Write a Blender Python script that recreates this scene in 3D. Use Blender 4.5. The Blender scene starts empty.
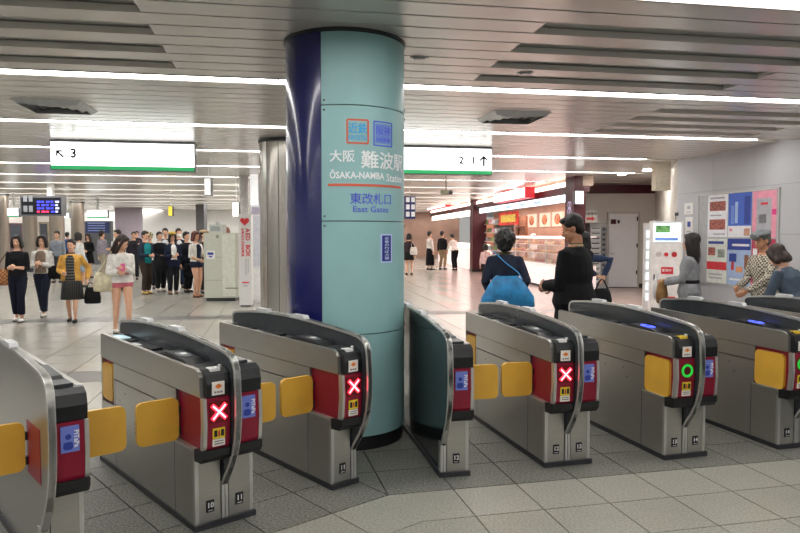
import bpy, bmesh, math, random
from mathutils import Vector, Matrix, noise as mnoise
random.seed(7)
PI = math.pi
R = math.radians
SC = bpy.context.scene
COL = SC.collection

# ------------------------------------------------------------------ camera, world, exposure
F, HY, CH = 681.0, 234.2, 1.6              # focal length (px), horizon row, camera height
PITCH = math.atan((266.5 - HY) / F)
cd = bpy.data.cameras.new('camera'); cam = bpy.data.objects.new('camera', cd); COL.objects.link(cam)
cd.sensor_width = 36; cd.lens = F * 36 / 800; cd.clip_end = 200
cam.location = (0, 0, CH); cam.rotation_euler = (PI / 2 - PITCH, 0, 0)
SC.camera = cam
w = bpy.data.worlds.new('world'); SC.world = w; w.use_nodes = True
w.node_tree.nodes['Background'].inputs[0].default_value = (1, .97, .93, 1)
w.node_tree.nodes['Background'].inputs[1].default_value = .35
SC.view_settings.view_transform = 'Standard'; SC.view_settings.look = 'None'
SC.view_settings.gamma = 1; SC.view_settings.use_curve_mapping = False
SC.view_settings.exposure = 0.18
LIGHT = 15.0                               # emission of the ceiling strips

# ------------------------------------------------------------------ pixel helpers
def ray(px, py):
    a, b = (px - 400) / F, (266.5 - py) / F
    return Vector((a, math.cos(PITCH) + b * math.sin(PITCH), -math.sin(PITCH) + b * math.cos(PITCH)))
def atz(px, py, z=0.0):
    d = ray(px, py); t = (z - CH) / d.z
    return Vector((0, 0, CH)) + d * t
def aty(px, py, Y):
    d = ray(px, py)
    return Vector((0, 0, CH)) + d * (Y / d.y)
def on_plane(px, py, p0, n):
    d = ray(px, py); o = Vector((0, 0, CH))
    return o + d * ((Vector(p0) - o).dot(n) / d.dot(n))

# ------------------------------------------------------------------ materials
def lin(c):
    if isinstance(c, str):
        c = c.lstrip('#'); c = [int(c[i:i + 2], 16) / 255 for i in (0, 2, 4)]
    return [x / 12.92 if x <= .04045 else ((x + .055) / 1.055) ** 2.4 for x in c]
MATS = {}
def M(name, col='#808080', rough=.5, metal=0., emit=0., noise=.08, scale=12., bump=0., stretch=None, spec=.5, coat=0., alpha=1., trans=0., speck=0., rvar=0.):
    if name in MATS: return MATS[name]
    m = bpy.data.materials.new(name); m.use_nodes = True
    nt = m.node_tree; b = nt.nodes['Principled BSDF']
    c = lin(col)
    b.inputs['Roughness'].default_value = rough; b.inputs['Metallic'].default_value = metal
    b.inputs['Specular IOR Level'].default_value = spec; b.inputs['Coat Weight'].default_value = coat
    b.inputs['Coat Roughness'].default_value = .08
    b.inputs['Alpha'].default_value = alpha; b.inputs['Transmission Weight'].default_value = trans
    tc = nt.nodes.new('ShaderNodeTexCoord'); mp = nt.nodes.new('ShaderNodeMapping')
    nt.links.new(tc.outputs['Object'], mp.inputs['Vector'])
    if stretch: mp.inputs['Scale'].default_value = stretch
    nz = nt.nodes.new('ShaderNodeTexNoise'); nz.inputs['Scale'].default_value = scale; nz.inputs['Detail'].default_value = 3
    nt.links.new(mp.outputs['Vector'], nz.inputs['Vector'])
    rp = nt.nodes.new('ShaderNodeValToRGB')
    rp.color_ramp.elements[0].position = .3; rp.color_ramp.elements[1].position = .7
    rp.color_ramp.elements[0].color = [x * (1 - noise) for x in c] + [1]
    rp.color_ramp.elements[1].color = [min(1, x * (1 + noise)) for x in c] + [1]
    nt.links.new(nz.outputs['Fac'], rp.inputs['Fac'])
    out = rp.outputs['Color']
    if speck:
        n2 = nt.nodes.new('ShaderNodeTexNoise'); n2.inputs['Scale'].default_value = 70; n2.inputs['Detail'].default_value = 4
        nt.links.new(tc.outputs['Object'], n2.inputs['Vector'])
        r2 = nt.nodes.new('ShaderNodeValToRGB'); r2.color_ramp.elements[0].position = .4; r2.color_ramp.elements[1].position = .6
        r2.color_ramp.elements[0].color = [1 - speck] * 3 + [1]; r2.color_ramp.elements[1].color = [1 + speck] * 3 + [1]
        nt.links.new(n2.outputs['Fac'], r2.inputs['Fac'])
        mx = nt.nodes.new('ShaderNodeMix'); mx.data_type = 'RGBA'; mx.blend_type = 'MULTIPLY'; mx.inputs[0].default_value = 1
        nt.links.new(out, mx.inputs[6]); nt.links.new(r2.outputs['Color'], mx.inputs[7]); out = mx.outputs[2]
    nt.links.new(out, b.inputs['Base Color'])
    if rvar:
        mr = nt.nodes.new('ShaderNodeMapRange'); mr.inputs['To Min'].default_value = max(.02, rough - rvar); mr.inputs['To Max'].default_value = rough + rvar
        nt.links.new(nz.outputs['Fac'], mr.inputs['Value']); nt.links.new(mr.outputs['Result'], b.inputs['Roughness'])
    if bump:
        bp = nt.nodes.new('ShaderNodeBump'); bp.inputs['Strength'].default_value = bump; bp.inputs['Distance'].default_value = .01
        nt.links.new(nz.outputs['Fac'], bp.inputs['Height']); nt.links.new(bp.outputs['Normal'], b.inputs['Normal'])
    if emit:
        nt.links.new(out, b.inputs['Emission Color']); b.inputs['Emission Strength'].default_value = emit
    MATS[name] = m
    return m
def stripes(name, c1, c2, scale, axis='x', rough=.8, checks=False):
    if name in MATS: return MATS[name]
    m = M(name, c1, rough); nt = m.node_tree; b = nt.nodes['Principled BSDF']
    tc = nt.nodes.new('ShaderNodeTexCoord')
    if checks:
        t = nt.nodes.new('ShaderNodeTexChecker'); t.inputs['Scale'].default_value = scale
        t.inputs['Color1'].default_value = lin(c1) + [1]; t.inputs['Color2'].default_value = lin(c2) + [1]
        nt.links.new(tc.outputs['Object'], t.inputs['Vector']); nt.links.new(t.outputs['Color'], b.inputs['Base Color'])
    else:
        t = nt.nodes.new('ShaderNodeTexWave'); t.inputs['Scale'].default_value = scale; t.bands_direction = axis.upper()
        nt.links.new(tc.outputs['Object'], t.inputs['Vector'])
        rp = nt.nodes.new('ShaderNodeValToRGB'); rp.color_ramp.elements[0].position = .45; rp.color_ramp.elements[1].position = .55
        rp.color_ramp.elements[0].color = lin(c1) + [1]; rp.color_ramp.elements[1].color = lin(c2) + [1]
        nt.links.new(t.outputs['Fac'], rp.inputs['Fac']); nt.links.new(rp.outputs['Color'], b.inputs['Base Color'])
    return m
steel = M('brushed_steel', '#b4b2ac', .33, .88, noise=.08, scale=6, stretch=(1, 1, 60), rvar=.08)
steel_edge = M('polished_steel', '#cfcfcb', .36, .8, noise=.04)
black = M('black_plastic', '#17181b', .38, noise=.15)
gloss_black = M('gloss_black_panel', '#1b1e20', .15, coat=.4, noise=.1)
darkgrey = M('dark_grey_plastic', '#34373b', .4, noise=.1)
red = M('red_panel', '#860c2c', .35, noise=.06)
yellow = M('yellow_flap', '#dcab3e', .42, noise=.08, scale=5)
white = M('white_plastic', '#e6e6e4', .4, noise=.03)
capgrey = M('pale_grey_cap', '#c9cacb', .35, noise=.03)
navy = M('navy_enamel', '#1b1f5c', .18, coat=.5, noise=.06, scale=3)
teal = M('teal_enamel', '#92bdbe', .38, noise=.05, scale=4)

# ------------------------------------------------------------------ mesh helpers
def box(bm, x0, x1, y0, y1, z0, z1, mi=0):
    v = [bm.verts.new(p) for p in ((x0, y0, z0), (x1, y0, z0), (x1, y1, z0), (x0, y1, z0), (x0, y0, z1), (x1, y0, z1), (x1, y1, z1), (x0, y1, z1))]
    for f in ((3, 2, 1, 0), (4, 5, 6, 7), (0, 1, 5, 4), (1, 2, 6, 5), (2, 3, 7, 6), (3, 0, 4, 7)):
        bm.faces.new([v[i] for i in f]).material_index = mi
    return v
def prism(bm, pts, a, b, axis='x', mi=0):
    """extrude a 2D outline between a and b along an axis; outline is (y,z), (x,z) or (x,y)"""
    def P(p, t): return {'x': (t, p[0], p[1]), 'y': (p[0], t, p[1]), 'z': (p[0], p[1], t)}[axis]
    A = [bm.verts.new(P(p, a)) for p in pts]; B = [bm.verts.new(P(p, b)) for p in pts]
    bm.faces.new(A).material_index = mi; bm.faces.new(B[::-1]).material_index = mi
    n = len(pts)
    for i in range(n): bm.faces.new((A[i], B[i], B[(i + 1) % n], A[(i + 1) % n])).material_index = mi
def rrect(x0, x1, y0, y1, r, n=4):
    out = []
    for cx, cy, a0 in ((x1 - r, y1 - r, 0), (x0 + r, y1 - r, 90), (x0 + r, y0 + r, 180), (x1 - r, y0 + r, 270)):
        for i in range(n + 1):
            a = R(a0 + 90 * i / n); out.append((cx + r * math.cos(a), cy + r * math.sin(a)))
    return out
def ell(bm, c, r, rot=None, seg=14):
    m = Matrix.Translation(c) @ (rot.to_4x4() if rot else Matrix()) @ Matrix.Diagonal((r[0], r[1], r[2], 1))
    return bmesh.ops.create_uvsphere(bm, u_segments=seg, v_segments=max(6, seg * 2 // 3), radius=1, matrix=m)['verts']
def cyl(bm, c, r, h, seg=20, r2=None, axis='z'):
    rot = {'z': Matrix(), 'x': Matrix.Rotation(PI / 2, 4, 'Y'), 'y': Matrix.Rotation(PI / 2, 4, 'X')}[axis]
    return bmesh.ops.create_cone(bm, cap_ends=True, segments=seg, radius1=r, radius2=r if r2 is None else r2, depth=h, matrix=Matrix.Translation(c) @ rot)['verts']
def tube(bm, secs, n=12, side=(1, 0, 0)):
    """secs: (centre, r_side, r_fwd)"""
    side = Vector(side); rings = []
    for i, (c, ra, rb) in enumerate(secs):
        c = Vector(c)
        t = (Vector(secs[min(i + 1, len(secs) - 1)][0]) - Vector(secs[max(i - 1, 0)][0])).normalized()
        s = side - t * side.dot(t)
        if s.length < .05: s = Vector((0, 1, 0)) - t * t.y
        s.normalize(); f = t.cross(s)
        rings.append([bm.verts.new(c + s * (ra * math.cos(2 * PI * k / n)) + f * (rb * math.sin(2 * PI * k / n))) for k in range(n)])
    for a, b in zip(rings, rings[1:]):
        for k in range(n): bm.faces.new((a[k], a[(k + 1) % n], b[(k + 1) % n], b[k]))
    bm.faces.new(rings[0][::-1]); bm.faces.new(rings[-1])
def link(name, me, mat, parent=None, smooth=False):
    o = bpy.data.objects.new(name, me); COL.objects.link(o)
    for m in (mat if isinstance(mat, (list, tuple)) else [mat]):
        if m and not (len(me.materials) and m.name in [x.name for x in me.materials if x]): me.materials.append(m)
    if smooth:
        for p in me.polygons: p.use_smooth = True
    if parent: o.parent = parent
    return o
def ob(name, bm, mat, parent=None, smooth=False, bevel=0., auto=None):
    if bevel:
        ed = [e for e in bm.edges if len(e.link_faces) == 2 and e.calc_face_angle(0) > R(40)]
        bmesh.ops.bevel(bm, geom=ed, offset=bevel, segments=2, affect='EDGES', clamp_overlap=True)
    bmesh.ops.recalc_face_normals(bm, faces=bm.faces)
    me = bpy.data.meshes.new(name); bm.to_mesh(me); bm.free()
    o = link(name, me, mat, parent, smooth)
    if auto:
        for p in me.polygons: p.use_smooth = True
        me.set_sharp_from_angle(angle=R(auto))
    return o
def B(name, mat, parent, *b, bevel=0.):
    bm = bmesh.new(); box(bm, *b); return ob(name, bm, mat, parent, bevel=bevel)
def PR(name, mat, parent, pts, a, b, axis='x', bevel=0., auto=None):
    bm = bmesh.new(); prism(bm, pts, a, b, axis); return ob(name, bm, mat, parent, bevel=bevel, auto=auto)
def thing(name, label, cat, loc=(0, 0, 0), rz=0., group=None):
    o = bpy.data.objects.new(name, None); COL.objects.link(o); o.empty_display_size = .1
    o.location = loc; o.rotation_euler = (0, 0, rz); return tag(o, label, cat, group)
def tag(o, label, cat, group=None):
    o['label'] = label; o['category'] = cat
    if group: o['group'] = group
    return o
def struct(o):
    o['kind'] = 'structure'; return o
def fuse(bm, voxel, smooth_it=4):
    """melt overlapping closed shapes into one continuous surface"""
    me = bpy.data.meshes.new('tmp'); bmesh.ops.recalc_face_normals(bm, faces=bm.faces); bm.to_mesh(me); bm.free()
    o = bpy.data.objects.new('tmp', me); COL.objects.link(o)
    md = o.modifiers.new('r', 'REMESH'); md.mode = 'VOXEL'; md.voxel_size = voxel
    if smooth_it:
        s = o.modifiers.new('s', 'SMOOTH'); s.iterations = smooth_it; s.factor = .5
    dg = bpy.context.evaluated_depsgraph_get(); dg.update()
    out = bpy.data.meshes.new_from_object(o.evaluated_get(dg))
    bpy.data.objects.remove(o); bpy.data.meshes.remove(me)
    return out
def text_mesh(s, size, bold=0., align='CENTER', sx=1.):
    cu = bpy.data.curves.new('t', 'FONT'); cu.body = s; cu.size = size; cu.align_x = align; cu.align_y = 'CENTER'
    cu.offset = bold; cu.resolution_u = 2; cu.extrude = .0006
    o = bpy.data.objects.new('t', cu); COL.objects.link(o)
    dg = bpy.context.evaluated_depsgraph_get(); dg.update()
    me = bpy.data.meshes.new_from_object(o.evaluated_get(dg))
    bpy.data.objects.remove(o); bpy.data.curves.remove(cu)
    if sx != 1:
        for v in me.vertices: v.co.x *= sx
    return me
def text(name, s, size, mat, parent, loc, rot=(PI / 2, 0, 0), bold=0., align='CENTER', sx=1.):
    me = text_mesh(s, size, bold, align, sx); me.materials.clear()
    o = link(name, me, mat, parent); o.location = loc; o.rotation_euler = rot
    return o
def copy_obj(o, parent=None, loc=None):
    c = o.copy(); COL.objects.link(c); c.parent = parent
    if loc is not None: c.location = loc
    return c

# ------------------------------------------------------------------ building frame
CEIL = 3.08
BA = R(10.0)                                # bearing of ceiling slats and halls
U = Vector((-math.sin(BA), math.cos(BA), 0)); V = Vector((math.cos(BA), math.sin(BA), 0))
def uv(p): return Vector((p[0], p[1], 0)).dot(U), Vector((p[0], p[1], 0)).dot(V)

# ------------------------------------------------------------------ floor
tile_light = M('polished_light_granite', '#96958b', .3, noise=.05, scale=2.0, speck=.18)
tile_far = M('polished_pale_tile', '#a7a59c', .2, noise=.04, scale=.8, speck=.05)
tile_dark = M('flamed_grey_granite', '#6a6a64', .5, noise=.06, scale=3, speck=.4)
tile_strip = M('dark_band_granite', '#666664', .3, noise=.06, scale=3, speck=.15)
tile_pink_reflect = M('polished_tile_pink_reflection', '#c6aca4', .18, noise=.05, scale=.8, speck=.05)  # arcade floor: pinkish reflection put into the tile colour
bm = bmesh.new(); box(bm, -30, 26, -6, 62, -.2, -.012)
floor = struct(ob('floor', bm, M('grout', '#45453f', .8)))
C0 = atz(388, 495); C0.z = 0
AR, AL = R(13.0), R(41.0)
def frame(a): return Vector((-math.sin(a), math.cos(a), 0)), Vector((math.cos(a), math.sin(a), 0))
UR, VR = frame(AR); UL, VL = frame(AL)
bis = R(27.0); BN = Vector((math.cos(bis), math.sin(bis), 0))      # normal of the mitre line (points to the right bank)
def clip(poly, p0, n):
    out = []
    for i, a in enumerate(poly):
        b = poly[(i + 1) % len(poly)]; da, db = (a - p0).dot(n), (b - p0).dot(n)
        if da >= 0: out.append(a)
        if (da >= 0) != (db >= 0): out.append(a + (b - a) * (da / (da - db)))
    return out
def tile_prism(bm, poly, z0, z1):
    A = [bm.verts.new((p.x, p.y, z0)) for p in poly]; Bv = [bm.verts.new((p.x, p.y, z1)) for p in poly]
    bm.faces.new(Bv)
    for i in range(len(poly)): bm.faces.new((A[i], A[(i + 1) % len(poly)], Bv[(i + 1) % len(poly)], Bv[i]))
T = .42; G = .0042
shared = {}
def near_tiles(u_, v_, sgn, iu, iv):
    for i in range(*iu):
        for j in range(*iv):
            a = C0 + u_ * (i * T) + v_ * (j * T)
            poly = [a + u_ * G + v_ * G, a + u_ * G + v_ * (T - G), a + u_ * (T - G) + v_ * (T - G), a + u_ * (T - G) + v_ * G]
            cl = clip(poly, C0, BN * sgn)
            if len(cl) < 3: continue
            area = abs(sum(cl[k].cross(cl[(k + 1) % len(cl)]).z for k in range(len(cl)))) / 2
            if area < .003: continue
            c = sum(cl, Vector()) / len(cl)
            d = c.y
            if d < 2.6 or abs(c.x) > d * .62 + .5: continue
            mat = tile_light if i < 0 else tile_dark
            full = area > (T - 2 * G) ** 2 * .999
            key = (mat.name, sgn)
            if full and key in shared:
                o = bpy.data.objects.new('tile', shared[key]); COL.objects.link(o); o.parent = floor; o.location = c
            else:
                bm = bmesh.new(); tile_prism(bm, [p - c for p in cl], -.013, 0)
                o = ob('tile', bm, mat, floor); o.location = c
                if full: shared[key] = o.data
near_tiles(UR, VR, 1, (-4, 6), (-4, 14))
near_tiles(UL, VL, -1, (-3, 6), (-10, 4))
# polished tiles beyond the gates, too many to be picked apart
bms = {k: bmesh.new() for k in ('pale', 'strip', 'pink_reflect')}
TF = .6
for i in range(-12, 95):
    for j in range(-50, 34):
        a = U * (i * TF) + V * (j * TF); c = a + (U + V) * (TF / 2)
        if c.y < 2.4 or abs(c.x) > c.y * .66 + 1.5: continue
        r_ = c - C0; 
        inR = r_.dot(BN) >= 0
        uu = r_.dot(UR) if inR else r_.dot(UL)
        if uu < 2.1: continue
        ui = i * TF
        k = 'strip' if i in (13, 22) else ('pink_reflect' if c.x > .3 + .05 * c.y and c.y > 8.6 else 'pale')
        tile_prism(bms[k], [a + U * G + V * G, a + U * G + V * (TF - G), a + U * (TF - G) + V * (TF - G), a + U * (TF - G) + V * G], -.0135, -.002)
for k, m_ in (('pale', tile_far), ('strip', tile_strip), ('pink_reflect', tile_pink_reflect)):
    o = ob({'pale': 'hall_tiles', 'strip': 'band_tiles', 'pink_reflect': 'arcade_tiles'}[k], bms[k], m_, floor); o['kind'] = 'stuff'

# ------------------------------------------------------------------ ceiling: metal slats between continuous light strips
slat_m = M('ceiling_metal_slat', '#dedbd5', .24, .25, noise=.015, scale=1)
bm = bmesh.new(); box(bm, -30, 26, -6, 62, CEIL + .058, CEIL + .3)
ceiling = struct(ob('ceiling', bm, M('ceiling_void', '#c6c4be', .4)))
SP, MODU, L0 = .26, 2.86, 3.94
def slat_box(bm, u0, u1, v0, v1, z0, z1):
    P = [U * u0 + V * v0, U * u0 + V * v1, U * u1 + V * v1, U * u1 + V * v0]
    lo = [bm.verts.new((p.x, p.y, z0)) for p in P]; hi = [bm.verts.new((p.x, p.y, z1)) for p in P]
    bm.faces.new(lo); bm.faces.new(hi)
    for i in range(4): bm.faces.new((lo[i], lo[(i + 1) % 4], hi[(i + 1) % 4], hi[i]))
bmf = bmesh.new()
V0, V1 = -24., 20.
VENTS = [(atz(56, 105, CEIL), 'left'), (atz(513, 116, CEIL), 'right')]
for k in range(-3, 16):
    for i in range(10):
        uc = L0 + MODU * k + SP * (i + 1); segs = [(V0, V1)]
        if k in (0, 1) and i % 2 == 0 and i >= 2:
            segs = [(-.9, 1.85), (4.5, V1)] if k == 0 else [(-6.0, 4.45), (7.0, V1)]
        for a, b in segs:
            if 0 <= k <= 3:
                bm = bmesh.new(); slat_box(bm, uc - .118, uc + .118, a, b, CEIL, CEIL + .05)
                ob('slat', bm, slat_m, ceiling)
            else: slat_box(bmf, uc - .118, uc + .118, a, b, CEIL, CEIL + .05)
o = ob('distant_slats', bmf, slat_m, ceiling); o['kind'] = 'stuff'
glow = M('fluorescent_diffuser', '#fffcf8', .4, emit=LIGHT, noise=0)
frame_m = M('light_frame', '#8a8580', .4, .6)
order = {0: 'nearest strip, cut off by the upper right corner of the picture', 1: 'second strip, passing just behind the top of the round pillar', 2: 'third strip, just above the hanging white signs', 3: 'fourth strip, passing behind the hanging white signs'}
ordn = ['fifth', 'sixth', 'seventh', 'eighth', 'ninth', 'tenth', 'eleventh', 'twelfth', 'thirteenth', 'fourteenth', 'fifteenth', 'sixteenth']
WA, WB = atz(678, 160, CEIL), atz(800, 138, CEIL)      # foot line of the poster wall
def strip_end(u):
    (u0, v0), (u1, v1) = uv(WA), uv(WB)
    if 15 < u < 16.5: return 8.6
    if u > u0: return 4.3 + math.sin(BA) * u if u > 15 else 7.2
    return min(V1, v0 + (v1 - v0) * (u - u0) / (u1 - u0) - .45)
for k in range(-3, 15):
    uc = L0 + MODU * k; vmax = strip_end(uc)
    lab = order.get(k) or (ordn[k - 4] + ' ceiling light strip counted from the camera' if k >= 4 else ['third', 'second', 'first'][k + 3] + ' ceiling strip behind the viewer, out of the picture')
    t = thing('ceiling_light_strip', ('long white fluorescent ceiling light, ' if k < 4 else 'thin distant white light, ') + lab, 'ceiling light', group='ceiling light strips')
    bm = bmesh.new()
    slat_box(bm, uc - .128, uc - .105, V0, vmax, CEIL - .004, CEIL + .058); slat_box(bm, uc + .105, uc + .128, V0, vmax, CEIL - .004, CEIL + .058)
    ob('housing', bm, frame_m, t)
    if 0 <= k <= 3:
        v = -10.2 + .6 * k
        while v < min(9, vmax - .3):
            bm = bmesh.new(); slat_box(bm, uc - .1, uc + .1, v + .015, min(v + 2.385, vmax - .02), CEIL + .012, CEIL + .03); ob('diffuser', bm, glow, t); v += 2.4
    else:
        bm = bmesh.new(); slat_box(bm, uc - .1, uc + .1, V0 + 2, vmax - .05, CEIL + .012, CEIL + .03); ob('diffuser', bm, glow, t)

# air diffusers and small round speakers set in the ceiling
vent_m = M('vent_metal', '#b5b7b8', .3, .5); vent_d = M('vent_shadow', '#6a6b6b', .6)
for p, s_ in VENTS:
    t = thing('ceiling_vent', 'square stepped air diffuser in the ceiling above the %s hanging sign' % s_, 'vent', (p.x, p.y, CEIL), BA, 'ceiling air diffusers')
    B('backing', vent_d, t, -.3, .3, -.3, .3, -.012, -.004)
    for q in range(4):
        r1 = .36 - q * .085; r0 = r1 - .05; z0 = -.05 + q * .006
        bm = bmesh.new()
        for sx, sy in ((1, 0), (-1, 0), (0, 1), (0, -1)):
            d = Vector((sx, sy, 0)); e = Vector((-sy, sx, 0))
            A = [d * r1 - e * r1 + Vector((0, 0, -.004)), d * r1 + e * r1 + Vector((0, 0, -.004)), d * r0 + e * r0 + Vector((0, 0, z0)), d * r0 - e * r0 + Vector((0, 0, z0))]
            lo = [bm.verts.new(x) for x in A]; hi = [bm.verts.new(x + Vector((0, 0, .006))) for x in A]
            bm.faces.new(lo); bm.faces.new(hi[::-1])
            for ii in range(4): bm.faces.new((lo[ii], lo[(ii + 1) % 4], hi[(ii + 1) % 4], hi[ii]))
        ob('louver_frame', bm, vent_m, t)
for (px, py), s_ in (((525, 73), 'in front of the second light strip, right of the pillar'), ((419, 58), 'beside the top of the round pillar')):
    p = atz(px, py, CEIL); t = thing('ceiling_speaker', 'small round recessed ceiling fitting ' + s_, 'ceiling fitting', (p.x, p.y, CEIL), group='round ceiling fittings')
    bm = bmesh.new(); cyl(bm, (0, 0, -.004), .075, .008, 24); ob('rim', bm, vent_m, t)
    bm = bmesh.new(); cyl(bm, (0, 0, -.012), .055, .01, 24, .045); ob('lens', bm, capgrey, t)
for (px, py), s_ in (((622, 174), 'left one above the white service door'), ((647, 170), 'right one beside the beige duct')):
    p = atz(px, py, CEIL); t = thing('recessed_downlight', 'small round bright downlight in the ceiling, ' + s_, 'ceiling light', (p.x, p.y, CEIL), group='round downlights')
    bm = bmesh.new(); cyl(bm, (0, 0, -.004), .12, .008, 24); ob('rim', bm, vent_m, t)
    bm = bmesh.new(); cyl(bm, (0, 0, -.01), .095, .008, 24); ob('lamp', bm, M('downlight_glow', '#fff8ee', .4, emit=170., noise=0), t)

# ------------------------------------------------------------------ ticket gates
FIN = [(1.60, .84), (1.61, .93), (1.595, .965), (1.55, .985), (1.35, 1.005), (1.1, 1.02), (.8, 1.023), (.5, 1.012), (.2, .992), (0., .975), (-.06, .965), (-.11, .948), (-.145, .92), (-.163, .88),
       (-.17, .83), (-.178, .7), (-.175, .6), (-.16, .5), (-.13, .41), (-.085, .33), (-.04, .27), (-.008, .22)]
led_red = M('red_led', '#ff2a3c', .4, emit=3.5, noise=0)
led_core = M('pink_led_core', '#ffb4bc', .4, emit=2.2, noise=0)
led_green = M('green_led', '#22b038', .4, emit=.7, noise=0)
led_back = M('led_backing', '#5a0a16', .3)
sticker_w = M('white_sticker', '#e9e4dc', .5, noise=.02)
sticker_o = M('orange_print', '#e07a2c', .5)
sticker_y = M('yellow_sticker', '#e8cf2a', .5)
sticker_b = M('lavender_sticker', '#6f7fd0', .5, noise=.05)
sticker_d = M('blue_print', '#2b3f9a', .5)
ink = M('black_print', '#1a1a1c', .6)
wprint = M('white_print', '#f0f0f2', .5)
gprint = M('grey_print', '#77777c', .6)
blue_pad = M('blue_reader_light', '#4a5cff', .3, emit=1.4, noise=.2)
grey_pad = M('grey_reader_pad', '#5d6468', .3)
screen_c = M('pale_screen', '#bfe0ea', .3, emit=.35)
plateblk = M('number_plate_black', '#15161a', .4)
fin_side = M('smoked_fin', '#3f4347', .22, .2, noise=.08)
redlabel = M('red_label', '#c2212f', .4)

def flap(parent, x0, s, y, z0=.45, z1=.69, closed=True, wdt=.235):
    """yellow paddle; closed stands out into the lane, folded lies flat in its recess"""
    t = .026
    if closed:
        pts = rrect(.014, wdt + .012, z0, z1, .035); pts = [(x0 + s * p[0], p[1]) for p in pts]
        o = PR('flap', yellow, parent, pts, y - t / 2, y + t / 2, 'y', bevel=.006, auto=40)
        for zz in (z0 + .05, z1 - .07):
            bm = bmesh.new(); cyl(bm, (x0 + s * .006, y, zz), .014, .04, 10); ob('hinge', bm, black, o)
    else:
        pts = rrect(y - wdt - (.03 if y < 1 else 0), y + (.01 if y < 1 else 0), z0, z1 + (.025 if y < 1 else 0), .035)
        o = PR('flap', yellow, parent, pts, x0 - s * .004, x0 + s * .02, 'x', bevel=.006, auto=40)
    return o

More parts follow.
